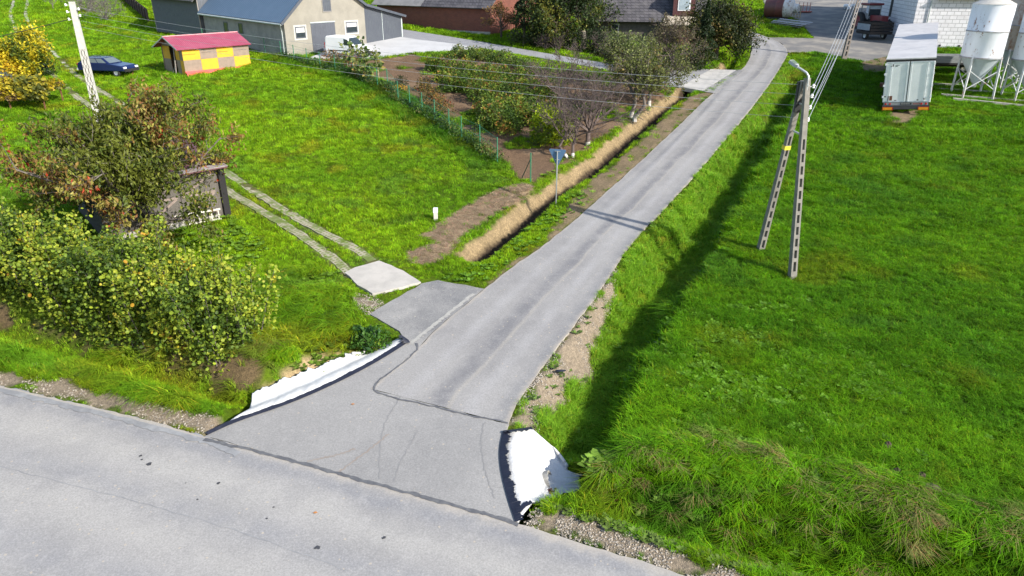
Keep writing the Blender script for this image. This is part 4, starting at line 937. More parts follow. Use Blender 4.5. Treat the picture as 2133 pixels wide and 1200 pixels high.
for k, (a, b) in enumerate((((1985, 207), (2300, 236)), ((1960, 198), (2300, 224)), ((1950, 186), (2300, 206)), ((1945, 176), (2300, 192)))):
    A, B = GH(*a), GH(*b); o = MB().beam(A+Vector((0, 0, .03)), B+Vector((0, 0, -.02)), .28, .16).build('concrete_kerb', m_conc); tag(o, 'long low concrete foundation strip in the grass under the silos', 'foundation strip', 'foundation strips under the silos')
# ================================================================== vehicles and farm things
def wheel(parent, x, y, z, r, w, axis='x', rim=None, tyre=m_black):
    M = Matrix.Translation((x, y, z)) @ (Matrix.Rotation(R(90), 4, 'Y') if axis == 'x' else Matrix.Rotation(R(90), 4, 'X'))
    t = MB().lathe([(r*.62, -w/2), (r*.93, -w/2), (r, -w*.32), (r, w*.32), (r*.93, w/2), (r*.62, w/2)], 28, M, caps=False).build('wheel', tyre, parent, True)
    MB().lathe([(r*.1, -w*.42), (r*.55, -w*.38), (r*.64, -w*.46), (r*.64, w*.46), (r*.55, w*.38), (r*.1, w*.42)], 20, M).build('rim', rim or m_steel, t, True)
    return t
# ---- box semi-trailer
tf = (.472, .881); TP = GH(1884, 238)
pitch = math.atan(SL*.881)
Mtr = Matrix.Rotation(math.atan2(tf[1], tf[0])-R(90), 4, 'Z') @ Matrix.Rotation(pitch, 4, 'X') @ Matrix.Rotation(R(-5.2), 4, 'Y')
tr = empty('truck_trailer', TP, 0, 'silver grey box trailer with closed double doors parked on the grass', 'trailer', rot=Mtr.to_euler())
W, LT_, ZB, ZT = 2.86, 16.5, .78, 3.62
m_tbox = M_plain('trailer_white', (.60, .60, .595), .45, (.5, .49, .49), .9, stretch=(1, .5, 1), bump=.05)
m_tdoor = M_plain('trailer_door_grey', (.78, .79, .77), .5, (.68, .70, .69), 1.6, bump=.05)
m_tfr = M_plain('trailer_frame_grey', (.55, .60, .63), .4, bump=0)
MB().box(-W/2, W/2, .05, LT_, ZB, ZT).build('box', m_tbox, tr, bevel=.03)
mb = MB(); mb.slab([(-W/2-.02, -.02, ZT+.08), (W/2+.02, -.02, ZT+.08), (W/2+.02, LT_, ZT+.08), (-W/2-.02, LT_, ZT+.08)], .07)
m_tarp, nt, n_, l_, bs_ = new_mat('trailer_roof_sheet')
v_ = objco(nt); s_ = N(nt, 'ShaderNodeSeparateXYZ'); l_.new(v_, s_.inputs[0])
k_ = math_(nt, 'SINE', math_(nt, 'ADD', math_(nt, 'MULTIPLY', s_.outputs[1], 2.1), math_(nt, 'MULTIPLY', noise_(nt, v_, .8), 2.)))
l_.new(mixc(nt, ramp(nt, noise_(nt, v_, 1.2), .3, .7), (.52, .50, .485), (.45, .43, .42)), bs_.inputs['Base Color']); bs_.inputs['Roughness'].default_value = .5; bump_(nt, bs_, k_, .5, .08)
mb.build('roof', m_tarp, tr)
mb = MB(); mb.box(-W/2-.015, W/2+.015, -.03, .05, ZT-.13, ZT+.005); mb.build('top_rail', m_black, tr)
for sx_ in (-1, 1):
    x0, x1 = (-W/2+.03, -.025) if sx_ < 0 else (.025, W/2-.03)
    d = MB().box(x0, x1, -.05, .05, ZB+.06, ZT-.135).build('door', m_tdoor, tr)
    mb = MB(); t = .07
    mb.box(x0, x1, -.065, -.051, ZB+.06, ZB+.06+t); mb.box(x0, x1, -.065, -.051, ZT-.135-t, ZT-.135); xo = x0 if sx_ < 0 else x1-t
    mb.box(xo, xo+t, -.065, -.051, ZB+.06+t, ZT-.135-t); mb.build('door_frame', m_tfr, d)
    mb = MB()
    for z in (ZB+.35, ZB+1.1, ZB+1.85, ZB+2.5): xx = sx_*(W/2-.02); mb.box(xx-.07, xx+.05, -.085, -.066, z, z+.14)
    mb.build('hinge', m_white, d)
    mb = MB(); xx = sx_*(W/2-.38); mb.tube([(xx, -.075, ZB+.1), (xx, -.075, ZT-.2)], .016, 6); mb.tube([(sx_*.12, -.075, ZB+.1), (sx_*.12, -.075, ZT-.2)], .016, 6); mb.build('lock_rod', m_tfr, d)
mb = MB(); mb.box(-.02, .02, -.06, -.03, ZB+.06, ZT-.135); mb.build('door_gap', m_black, tr)
mb = MB(); mb.box(-1.12, -.86, -.075, -.066, ZB+.17, ZB+.48); mb.build('rust_plate', m_rust, tr)
mb = MB(); mb.box(1.0, 1.1, -.08, -.066, ZB+.2, ZB+.32); mb.box(.62, .72, -.08, -.066, ZB+.16, ZB+.23); mb.box(-.72, -.58, -.08, -.066, ZB+.16, ZB+.2); mb.box(-1.33, -1.25, -.08, -.066, ZB+.4, ZB+.48); mb.build('latch', m_black, tr)
# the small dark emblem and two lines of fine print on the upper left of the door
mb = MB(); e0 = (-1.18, ZT-.42); mb.prism([(e0[0]+a, e0[1]+b) for a, b in ((0, 0), (.07, .02), (.16, .11), (.12, .13), (.17, .16), (.24, .12), (.2, .07), (.24, .02), (.15, -.02))], 'y', -.056, -.0515)
x = -.86
for wds in ((0, (.07, .03, .05, .04, .06)), (-.07, (.04, .06, .05))):
    xx = x
    for w_ in wds[1]: mb.box(xx, xx+w_*.8, -.056, -.0515, ZT-.36+wds[0], ZT-.325+wds[0]); xx += w_
mb.build('door_marking', m_black, tr)
mb = MB(); mb.box(-W/2+.05, W/2-.05, .0, LT_-.3, ZB-.22, ZB); mb.box(-.6, .6, .3, LT_-1, ZB-.5, ZB-.22); mb.build('chassis', m_black, tr)
mb = MB(); mb.box(-W/2+.03, W/2-.03, -.1, .02, .36, .62); bp = mb.build('bumper', M_plain('bumper_dark', (.05, .05, .055), .6), tr)
MB().box(-W/2+.1, W/2-.1, -.06, .04, .56+.065, .80).build('light_bar', M_plain('light_bar_grey', (.30, .31, .31), .6), tr)
for sx_ in (-1, 1):
    xc = sx_*(W/2-.36)
    MB().box(xc-.33, xc+.33, -.125, -.101, .30, .52).build('reflector_border', m_red, tr); MB().box(xc-.28, xc+.28, -.13, -.1255, .33, .49).build('reflector', m_orange, tr)
    for q in (-.14, .12): MB().lathe([(.07, 0), (.06, .03)], 14, Matrix.Translation((xc+q, -.061, .71)) @ Matrix.Rotation(R(90), 4, 'X')).build('tail_light', m_red, tr)
pl_ = MB().box(-.34, .34, -.075, -.061, .66, .78).build('number_plate', m_black, tr)
mb = MB()
for i, w_ in enumerate((.05, .04, .05, .03, .05, .05, .04)): mb.box(-.28+i*.08, -.28+i*.08+w_, -.08, -.0755, .695, .75)
mb.build('plate_marks', M_plain('plate_pale', (.45, .45, .44), .6), pl_)
MB().box(.42, .9, -.075, -.061, .67, .76).build('red_marking', M_plain('dull_red', (.25, .1, .09), .6), tr)
for y in (2.6, 4.1, 5.6):
    for x in (-W/2+.26, W/2-.26): wheel(tr, x, y, .52, .55, .4)
MB().box(-1.9, -W/2, 4.7, 5.1, .9, 1.15).build('side_bracket', m_rust, tr)
# ---- blue estate car
ca = GH(176, 158); cb_ = GH(283, 164); cdv = Vector((cb_.x-ca.x, cb_.y-ca.y)).normalized(); CM = (ca+cb_)/2
cN = Vector((-cdv.y, cdv.x)); CM = GH(229, 156)
car = empty('parked_car', CM, frame_rot(cdv), 'dark blue estate car on the lawn behind the pale pole', 'car')
m_cblue = M_plain('dark_blue_paint', (.006, .013, .062), .25, (.008, .018, .075), 1, bump=0)
prof = [(-2.2, .42), (-2.22, .75), (-2.12, 1.0), (-1.98, 1.05), (.75, .98), (1.9, .84), (2.15, .66), (2.2, .42)]
mb = MB(); mb.prism(prof, 'y', -.86, .86); mb.build('body', m_cblue, car, bevel=.05)
mb = MB(); wv = 1.42
bt = [(-2.02, .99), (.82, .97)]; 
v = [(-2.0, -.8, 1.0), (.85, -.8, .97), (.85, .8, .97), (-2.0, .8, 1.0), (-1.72, -.64, wv), (.12, -.64, wv), (.12, .64, wv), (-1.72, .64, wv)]
mb.add(v, [(0, 1, 5, 4), (1, 2, 6, 5), (2, 3, 7, 6), (3, 0, 4, 7), (4, 5, 6, 7), (3, 2, 1, 0)]); cg = mb.build('cabin', m_cblue, car, bevel=.03)
def lerp3(a, b, t): return Vector(a).lerp(Vector(b), t)
def side_glass(sy):
    a, b, c, d = [Vector(v[i]) for i in ((0, 1, 5, 4) if sy < 0 else (3, 2, 6, 7))]; o = Vector((0, sy*.012, .004))
    for t0, t1 in ((.06, .33), (.36, .62), (.65, .93)):
        mb = MB(); q = [a.lerp(b, t0).lerp(d.lerp(c, t0), .12)+o, a.lerp(b, t1).lerp(d.lerp(c, t1), .12)+o, a.lerp(b, t1*.99).lerp(d.lerp(c, t1*.99), .86)+o, a.lerp(b, t0).lerp(d.lerp(c, t0), .86)+o]
        mb.add(q, [(0, 1, 2, 3)]); mb.build('side_window', M_GL, car)
M_GL = M_plain('car_glass', (.12, .15, .16), .06, bump=0)
side_glass(-1); side_glass(1)
mb = MB(); a, b, c, d = [Vector(v[i]) for i in (1, 2, 6, 5)]; o = Vector((.014, 0, .01)); mb.add([a.lerp(b, .08).lerp(d.lerp(c, .08), .1)+o, a.lerp(b, .92).lerp(d.lerp(c, .92), .1)+o, a.lerp(b, .92).lerp(d.lerp(c, .92), .9)+o, a.lerp(b, .08).lerp(d.lerp(c, .08), .9)+o], [(0, 1, 2, 3)]); mb.build('windscreen', M_GL, car)
mb = MB(); a, b, c, d = [Vector(v[i]) for i in (3, 0, 4, 7)]; o = Vector((-.014, 0, .01)); mb.add([a.lerp(b, .08).lerp(d.lerp(c, .08), .1)+o, a.lerp(b, .92).lerp(d.lerp(c, .92), .1)+o, a.lerp(b, .92).lerp(d.lerp(c, .92), .9)+o, a.lerp(b, .08).lerp(d.lerp(c, .08), .9)+o], [(0, 1, 2, 3)]); mb.build('rear_window', M_GL, car)
mb = MB(); mb.box(-2.3, -2.2, -.84, .84, .42, .6); mb.build('rear_bumper', m_tfr, car); mb = MB(); mb.box(2.18, 2.28, -.84, .84, .38, .58); mb.build('front_bumper', m_black, car)
for sy in (-.68, .68):
    MB().box(2.1, 2.2, sy-.14, sy+.14, .62, .76).build('headlight', m_white, car); MB().box(-2.245, -2.2, sy-.12, sy+.12, .66, .96).build('tail_light', m_red, car)
    mb = MB(); mb.tube([(-1.7, sy*.85, wv+.02), (-1.65, sy*.85, wv+.07), (0, sy*.85, wv+.07), (.05, sy*.85, wv+.02)], .02, 6); mb.build('roof_rail', m_black, car)
for x in (-1.35, 1.35):
    for y in (-.74, .74): wheel(car, x, y, .30, .31, .2, 'y')
# ---- white van by the barn gate
VP = GH(733, 118); vd = Vector((bd[1]*.93-.0, -bd[0]*.55)).normalized(); vd = Vector((.93, -.37)).normalized()
van = empty('parked_van', GH(727, 119), frame_rot(vd), 'white delivery van parked in front of the barn gate', 'van')
pv = [(-1.9, .35), (-1.95, .9), (-1.85, 1.78), (-1.7, 1.86), (.25, 1.84), (.55, 1.72), (1.15, 1.15), (1.85, .98), (2.0, .75), (2.0, .35)]
mb = MB(); mb.prism(pv, 'y', -.85, .85); mb.build('body', m_white, van, bevel=.09)
for sy in (-1, 1):
    mb = MB(); y = sy*.857; mb.prism([(.15, 1.12), (1.0, 1.1), (.52, 1.58), (.15, 1.66)], 'y', y-.004, y+.004); mb.build('side_window', m_glass, van)
    MB().box(-1.99, -1.93, sy*.74-.08, sy*.74+.08, .8, 1.3).build('tail_light', m_red, van)
    mb = MB(); mb.box(-1.5, 1.5, sy*.862-.012, sy*.862+.012, .62, .68); mb.build('side_strip', m_black, van)
mb = MB(); mb.add([(1.165, -.72, 1.165), (1.165, .72, 1.165), (.585, .66, 1.725), (.585, -.66, 1.725)], [(0, 1, 2, 3)]); mb.build('windscreen', m_glass, van)
mb = MB(); mb.box(-1.99, -1.94, -.015, .015, .5, 1.75); mb.build('rear_door_gap', m_tfr, van); MB().box(1.98, 2.08, -.84, .84, .32, .58).build('front_bumper', m_black, van)
for x in (-1.3, 1.3):
    for y in (-.76, .76): wheel(van, x, y, .31, .33, .2, 'y')
# ---- tractor with a loader box in front
TRp = GH(1810, 62); TRv = empty('tractor', TRp, R(-83), 'old red roofed tractor standing in the shade of the farm yard', 'tractor')
m_tred = M_plain('faded_red_paint', (.22, .03, .035), .5, (.16, .03, .03), 2)
MB().box(.3, 2.6, -.38, .38, .85, 1.55).build('bonnet', m_tred, TRv, bevel=.06)
MB().box(-1.1, .5, -.45, .45, .6, 1.15).build('chassis', m_black, TRv)
mb = MB()
for x in (-1.05, .45):
    for y in (-.72, .72): mb.beam((x, y, 1.1), (x*.93, y*.95, 2.55), .08)
    mb.beam((x*.93, -.68, 2.5), (x*.93, .68, 2.5), .08)
for y in (-.68, .68): mb.beam((-.97, y, 2.5), (.41, y, 2.5), .08)
mb.build('cab_frame', M_plain('cab_grey', (.3, .3, .3), .5), TRv)
mb = MB(); mb.box(.4, .41, -.66, .66, 1.45, 2.4); mb.build('cab_windscreen', m_glass, TRv); mb = MB(); mb.box(.42, .44, -.62, .62, 2.15, 2.45); mb.build('sun_strip', m_tfr, TRv)
MB().box(-1.2, .65, -.85, .85, 2.55, 2.75).build('cab_roof', m_tred, TRv, bevel=.06)
for y in (-.95, .95): wheel(TRv, -.7, y, .9, .92, .5, 'y', m_tred); wheel(TRv, 2.1, y*.85, .55, .55, .35, 'y', m_tred)
LBp = GH(1818, 81); LB_ = empty('wagon', LBp, R(-83), 'dark slatted box wagon standing in front of the tractor', 'wagon')
mb = MB()
for z in (.55, .85, 1.15, 1.45):
    mb.box(-1.2, 1.2, -1.22, -1.16, z, z+.22); mb.box(-1.2, 1.2, 1.16, 1.22, z, z+.22); mb.box(1.2, 1.26, -1.22, 1.22, z, z+.22); mb.box(-1.26, -1.2, -1.22, 1.22, z, z+.22)
mb.build('slatted_sides', M_plain('dark_brown_steel', (.025, .02, .018), .8), LB_); MB().box(-1.2, 1.2, -1.16, 1.16, .5, .62).build('floor', m_black, LB_)
MB().box(-1.1, 1.1, -1.3, -1.24, .9, 1.5).build('blue_side_plate', M_plain('grey_blue_plate', (.25, .29, .34), .6), LB_)
for y in (-1.0, 1.0): wheel(LB_, .2, y, .4, .42, .25, 'y')
for (px, py, lab, c) in ((1862, 62, 'dark red field roller lying beside the tractor', (.08, .02, .025)), (1838, 42, 'green and grey implement behind the tractor', (.10, .2, .17))):
    P = GH(px, py); q = empty('farm_implement', P, R(20), lab, 'farm implement'); mt = M_plain('implement_paint', c, .6, m_black and (.05, .04, .04), 3)
    MB().lathe([(.3, -.8), (.55, -.75), (.55, .75), (.3, .8)], 20, Matrix.Translation((0, 0, .6)) @ Matrix.Rotation(R(90), 4, 'Y')).build('drum', mt, q, True)
    mb = MB(); mb.beam((-.9, 0, .6), (-.9, -.9, .7), .1); mb.beam((.9, 0, .6), (.9, -.9, .7), .1); mb.beam((-.9, -.9, .7), (.9, -.9, .7), .1); mb.beam((0, -.9, .7), (0, -1.7, .5), .1); mb.build('frame', m_steel, q)
    MB().lathe([(.3, -.12), (.42, -.08), (.42, .08), (.3, .12)], 18, Matrix.Translation((1.05, 0, .5)) @ Matrix.Rotation(R(90), 4, 'Y'), caps=True).build('wheel', m_black, q, True)
P = GH(1765, 20); q = empty('rubble_sacks', P, 0, 'heap of white and green sacks behind the lattice pole', 'sacks'); 
for i in range(6):
    bm_ = MB(); bm_.lathe([(.05, -.32), (.2, -.25), (.24, 0), (.2, .25), (.05, .32)], 12, Matrix.Translation((random.uniform(-.7, .7), random.uniform(-.5, .5), .2+.25*(i // 3))) @ Matrix.Rotation(random.random()*3, 4, 'Z') @ Matrix.Rotation(R(90), 4, 'Y')); bm_.build('sack', (m_white, M_plain('green_sack', (.05, .2, .14), .7), m_tfr)[i % 3], q, True)
# ---- flat farm wagon behind the truck
FWp = GH(1985, 154); fw = empty('farm_wagon', FWp, R(-9), 'low grey plank wagon between trailer and white silo', 'wagon')
MB().box(-3.6, 2.2, -1.0, 1.0, .85, .97).build('bed', m_black, fw)
mb = MB(); mb.box(-3.6, 2.2, -1.03, -.98, .98, 1.5); mb.box(-3.6, 2.2, .98, 1.03, .98, 1.5); mb.box(2.2, 2.25, -1.03, 1.03, .98, 1.5); mb.build('side_boards', M_plain('grey_boards', (.20, .215, .22), .8, (.14, .15, .15), 4, stretch=(.5, 4, 4)), fw)
mb = MB(); mb.box(-3.5, 2.1, -.3, .3, .6, .85); mb.build('chassis', m_black, fw)
for x in (-2.6, 1.1):
    for y in (-.85, .85): wheel(fw, x, y, .40, .42, .24, 'y')
# ---- slurry tank, sheets, pallet, red frame
SKp = GH(1628, 42); sk_ = empty('slurry_tank', SKp, R(-38), 'red brown cylindrical tank with a whitened end lying in the yard', 'tank')
m_tank = M_plain('red_brown_tank', (.14, .045, .04), .5, (.10, .035, .03), 2)
m_tend = rust_over('whitewashed_end', (.62, .60, .57), (.22, .12, .09), .5, .62, 2.)
Mk = Matrix.Translation((0, 0, 1.35)) @ Matrix.Rotation(R(90), 4, 'Y')
MB().lathe([(1.15, -1.9), (1.18, -1.85), (1.18, -.6), (1.21, -.55), (1.18, -.5), (1.18, .3)], 36, Mk).build('barrel', m_tank, sk_, True)
MB().lathe([(1.18, .302), (1.17, .5), (.95, 1.1), (.55, 1.3), (.5, 1.3), (.5, 1.75), (.45, 1.8)], 36, Mk).build('end_cone', m_tend, sk_, True)
MB().lathe([(.36, 1.801), (.36, 1.83)], 24, Mk).build('hatch', m_scap, sk_, True)
mb = MB(); mb.box(-1.6, .5, -.8, .8, .0, .35); mb.build('cradle', m_black, sk_); mb = MB(); mb.beam((-2.2, -.9, 0), (-1.2, -.5, 2.3), .08); mb.build('strut', m_black, sk_)
SHp = GH(1645, 56); shs = SHp
m_sheet = M_plain('grey_sheet', (.42, .42, .43), .6, (.28, .27, .27), 3)
for i in range(6):
    o = MB().box(-1.9, 1.9, -.18, .18, -.025, .025).build('board', m_sheet if i % 3 else m_wood)
    o.location = SHp+Vector((.35*(i-2.5)*.8, .25*(i-2.5)*.5, .2+.07*(i % 3)+.06*i)); o.rotation_euler = (R(6*(i % 3-1)), R(4), R(-52+5*(i % 3)))
    tag(o, 'grey board on the loose stack in front of the tank', 'board', 'boards stacked in front of the tank')
PLp = GH(1659, 38); pt = empty('pallet', PLp, R(-60), 'pale wooden pallet leaning against the tank end', 'pallet')
mb = MB()
for z in (.1, .4, .7, 1.0, 1.25): mb.box(-.5, .5, -.05, -.025, z, z+.11)
mb.build('slats', M_plain('new_wood', (.50, .40, .27), .8), pt); mb = MB()
for x in (-.48, -.04, .4): mb.box(x, x+.09, -.024, .07, .05, 1.4)
mb.build('bearers', M_plain('new_wood_dark', (.40, .31, .2), .8), pt)
RFp = GH(1674, 26); rfm = empty('steel_frame', RFp, R(-10), 'red steel frame with upright bars on the ground beside the tank', 'steel frame')
MB().box(-.9, .9, -.5, .5, .05, .18).build('base', M_plain('red_frame', (.4, .1, .07), .6), rfm); mb = MB()
for x in (-.6, -.1, .35, .75): mb.beam((x, .3, .18), (x, .3, 1.2), .06)
mb.beam((-.6, .3, .8), (.75, .3, .8), .05); mb.build('bars', M_plain('red_bars', (.35, .08, .06), .6), rfm)
# ---- green wire fence round the garden
m_fg = M_plain('green_fence_post', (.03, .17, .09), .5, bump=0)
FPX_ = [(425, 92), (468, 98), (511, 101), (553, 113), (587, 122), (614, 130), (641, 138), (668, 146), (699, 152), (737, 162), (787, 185), (808, 186), (830, 213), (854, 223), (880, 240), (906, 256), (936, 277), (962, 294), (1000, 313), (1036, 342)]
fg = empty('garden_fence', GH(787, 185), 0, 'green wire mesh fence with thin posts around the vegetable garden', 'fence'); bpy.context.view_layer.update()
pts = [GH(*p) for p in FPX_]
for p in pts: unpar(MB().tube([p-Vector((0, 0, .2)), p+Vector((0, 0, 1.5))], .036, 6).build('post', m_fg), fg)
cp = GH(1105, 380); unpar(MB().tube([cp-Vector((0, 0, .2)), cp+Vector((0, 0, 1.55))], .034, 8).build('post', m_fg), fg)
bp_ = GH(1087, 371); unpar(MB().tube([bp_, cp+Vector((0, 0, 1.25))], .025, 6).build('brace', M_plain('dark_green_brace', (.02, .05, .035), .6), ), fg)
mb = MB()
for a, b in list(zip(pts[:-1], pts[1:])):
    for h in (.12, .8, 1.42): mb.beam(a+Vector((0, 0, h)), b+Vector((0, 0, h)), .012)
    L = (b-a).length; n = int(L/.22)
    for i in range(n): c = a.lerp(b, i/n); mb.beam(c+Vector((0, 0, .1)), c+Vector((0, 0, 1.42)), .004)
o = mb.build('wire_mesh', m_fg); unpar(o, fg)
# ================================================================== vegetation
def unit(v): return v/np.maximum(np.linalg.norm(v, axis=-1, keepdims=True), 1e-9)
def pal(P, palette, clump=1.2, seed=0, mixr=.22):
    """a colour for every leaf: neighbours tend to share one"""
    cols = np.array([c for c, w in palette], float); w = np.array([w for c, w in palette], float); w = np.cumsum(w)/w.sum()
    t = vnoise(P[:, 0]+P[:, 2]*.7, P[:, 1]+P[:, 2]*.5, clump, seed)*.62+vnoise(P[:, 0]-P[:, 2], P[:, 1]+P[:, 2], clump*.3, seed+3)*.38
    r = np.argsort(np.argsort(t+mixr*rng.random(len(P))))/max(1, len(P))
    k = np.searchsorted(w, np.clip(r, 0, .9999))
    return cols[k]*(.7+.6*rng.random(len(P)))[:, None]
def leaf_mesh(name, P, size, C, parent, up=.6, droop=0., aspect=1.6, rnd=False, mat=None, out=None):
    n = len(P); size = np.asarray(size)*np.ones(n)*(.7+.6*rng.random(n))
    nr = unit(rng.normal(size=(n, 3))+np.array((0, 0, up))*1.6+(0 if out is None else out*.8))
    u = rng.normal(size=(n, 3)); u[:, 2] -= droop*2; u = unit(u-nr*(u*nr).sum(1, keepdims=True)); w = np.cross(nr, u)
    s = size[:, None]
    if rnd:
        ang = np.arange(6)*math.pi/3
        V = np.stack([P+u*s*.55*math.cos(a)+w*s*.5*math.sin(a)+nr*s*.06*math.cos(2*a) for a in ang], 1).reshape(-1, 3)
        b = np.arange(n)[:, None]*6; F = np.concatenate([b+np.array([0, 1, 2, 3]), b+np.array([0, 3, 4, 5])]); Cc = np.repeat(C, 6, 0)
    else:
        V = np.stack([P-u*s*.5, P+w*s*.5/aspect+nr*s*.05, P+u*s*.55-nr*s*.12, P-w*s*.5/aspect+nr*s*.05], 1).reshape(-1, 3)
        F = np.arange(n*4).reshape(-1, 4); Cc = np.repeat(C, 4, 0)
    return np_mesh(name, V, F, mat or LEAF, parent, Cc)
def grow(start, d, L, r, lvl, spec, chains, tips):
    """spec[lvl] = (children, angle lo, angle hi, length ratio, wiggle, up)"""
    ns = 5 if lvl < 2 else 3; nch, a0, a1, ratio, wig, upw = spec[lvl]
    p = Vector(start); d = Vector(d).normalized(); ch = [(p.copy(), r)]
    for i in range(ns):
        d = (d+Vector((random.gauss(0, wig), random.gauss(0, wig), random.gauss(0, wig)+upw))).normalized()
        p = p+d*(L/ns); ch.append((p.copy(), r*(1-.72*(i+1)/ns)))
    chains.append((lvl, ch))
    if lvl+1 >= len(spec) or nch == 0: tips.append(ch); return
    for k in range(nch):
        t = .25+.75*(k+random.random())/nch if lvl else .45+.55*(k+random.random())/nch
        f = t*ns; i = min(int(f), ns-1); q = ch[i][0].lerp(ch[i+1][0], f-i); dd = (ch[i+1][0]-ch[i][0]).normalized()
        ax = dd.orthogonal().normalized(); ax.rotate(Matrix.Rotation(random.random()*math.tau, 3, dd)); e = dd.copy(); e.rotate(Matrix.Rotation(random.uniform(a0, a1), 3, ax))
        rr = ch[i][1]*.62
        grow(q, e, L*ratio*(1.15-.5*t)*random.uniform(.75, 1.2), max(rr, .004), lvl+1, spec, chains, tips)
    tips.append(ch[-2:])
def wood_mesh(name, chains, mat, parent, rmin=.006, mats=None):
    V = []; F = []; b = 0
    for lvl, ch in chains:
        n = 7 if lvl == 0 else (5 if lvl == 1 else 3); x = None; m = len(ch)
        for i, (p, r) in enumerate(ch):
            d = (ch[min(i+1, m-1)][0]-ch[max(i-1, 0)][0]).normalized()
            x = d.orthogonal().normalized() if x is None else (x-d*x.dot(d)).normalized()
            y = d.cross(x); r = max(r, rmin)
            for k in range(n): a = math.tau*k/n; V.append(p+(x*math.cos(a)+y*math.sin(a))*r)
        for i in range(m-1):
            for k in range(n): F.append((b+i*n+k, b+i*n+(k+1) % n, b+(i+1)*n+(k+1) % n, b+(i+1)*n+k))
        b += m*n
    return np_mesh(name, np.array([tuple(v) for v in V]), np.array(F), mat, parent, smoothsh=True)
def tip_points(tips, per, spread):
    A = []; B_ = []
    for ch in tips:
        for a, b in zip(ch[:-1], ch[1:]): A.append(a[0]); B_.append(b[0])
    A = np.array([tuple(a) for a in A]); B_ = np.array([tuple(b) for b in B_]); k = rng.integers(0, len(A), per); t = rng.random(per)[:, None]
    return A[k]*(1-t)+B_[k]*t+rng.normal(size=(per, 3))*spread
def fit(P, chains, cx, cz_top, rad):
    pass
def tree(name, base, label, cat, limbs, spec, nleaf, lsize, palette, bark=m_bark, group=None, trunk_h=1., trunk_r=.14, elev=(25, 75), limb_len=2.5, spread=.12, droop=0., up=.6, lean=(0, 0), rmin=.006, rnd=False, aspect=1.6, stems=1, lime=False, fork=.5, skew=(0, 0)):
    e = empty(name, base, 0, label, cat, group); chains = []; tips = []
    for s in range(stems):
        off = Vector((random.gauss(0, .22), random.gauss(0, .22), 0)) if stems > 1 else Vector()
        top = off*2+Vector((lean[0], lean[1], trunk_h)); mid = off*1.5+top*.5
        chains.append((0, [(off+Vector((0, 0, -.25)), trunk_r*1.25), (off+Vector((0, 0, .05)), trunk_r*1.05), (mid, trunk_r*.9), (top, trunk_r*.7)]))
        nl = max(2, limbs//stems)
        for k in range(nl):
            az = math.tau*(k+random.random()*.7)/nl+s; el = R(random.uniform(*elev)); t = fork+(1-fork)*random.random()
            st = (off+Vector((0, 0, .05))).lerp(top, t); d = Vector((math.cos(az)*math.cos(el)+skew[0], math.sin(az)*math.cos(el)+skew[1], math.sin(el)))
            grow(st, d, limb_len*random.uniform(.75, 1.15), trunk_r*.5, 1, spec, chains, tips)
    wood_mesh('trunk', chains, bark, e, rmin)
    if lime:
        for s in range(stems):
            c = [ch for l, ch in chains if l == 0 and len(ch) == 4][s]; mb = MB().tube([c[0][0], c[1][0], c[1][0].lerp(c[2][0], .3)], [c[0][1]*1.03, c[1][1]*1.03, c[1][1]*1.0], 9); mb.build('limewash', m_limew, e, True)
    if nleaf:
        P = tip_points(tips, nleaf, spread); leaf_mesh('crown', P, lsize, pal(P, palette), e, up=up, droop=droop, rnd=rnd, aspect=aspect)
    return e
S3 = {1: (4, .5, 1.0, .55, .12, .05), 2: (3, .5, 1.0, .5, .15, .04), 3: (0, 0, 0, 0, .18, .02)}
spec_b = [None, (6, .5, 1.1, .55, .13, .06), (5, .5, 1.1, .5, .16, .05), (3, .4, 1.0, .5, .18, .03), (0, 0, 0, 0, .2, .0)]
# ---- the reddish cherry in front of the hut
CHB = GH(329, 497)
spec_c = [None, (7, .5, 1.15, .50, .10, .05), (5, .5, 1.1, .45, .15, .02), (0, 0, 0, 0, .15, -.05)]
PC = [((.12, .14, .018), 4.5), ((.075, .105, .015), 4), ((.19, .20, .03), 3), ((.21, .13, .035), 1.8), ((.21, .095, .035), .8), ((.42, .06, .025), .12), ((.30, .26, .06), .9)]
tree('cherry_tree', CHB, 'autumn cherry tree with reddish olive leaves in front of the old hut', 'tree', 24, spec_c, 25000, .185, PC, m_barkg, trunk_h=2.0, trunk_r=.19, elev=(2, 78), limb_len=4.1, spread=.18, droop=.9, up=.35, lean=(-.35, -.1), aspect=2.0, fork=.5, skew=(-.14, -.22), rmin=.009)
tree('plum_tree', GH(246, 478), 'second dark leaning trunk beside the reddish tree, behind the hedge', 'tree', 7, spec_c, 2600, .18, PC, m_bark, trunk_h=1.7, trunk_r=.16, elev=(20, 60), limb_len=2.3, spread=.14, droop=.8, up=.35, lean=(-.3, .1), aspect=2.2)
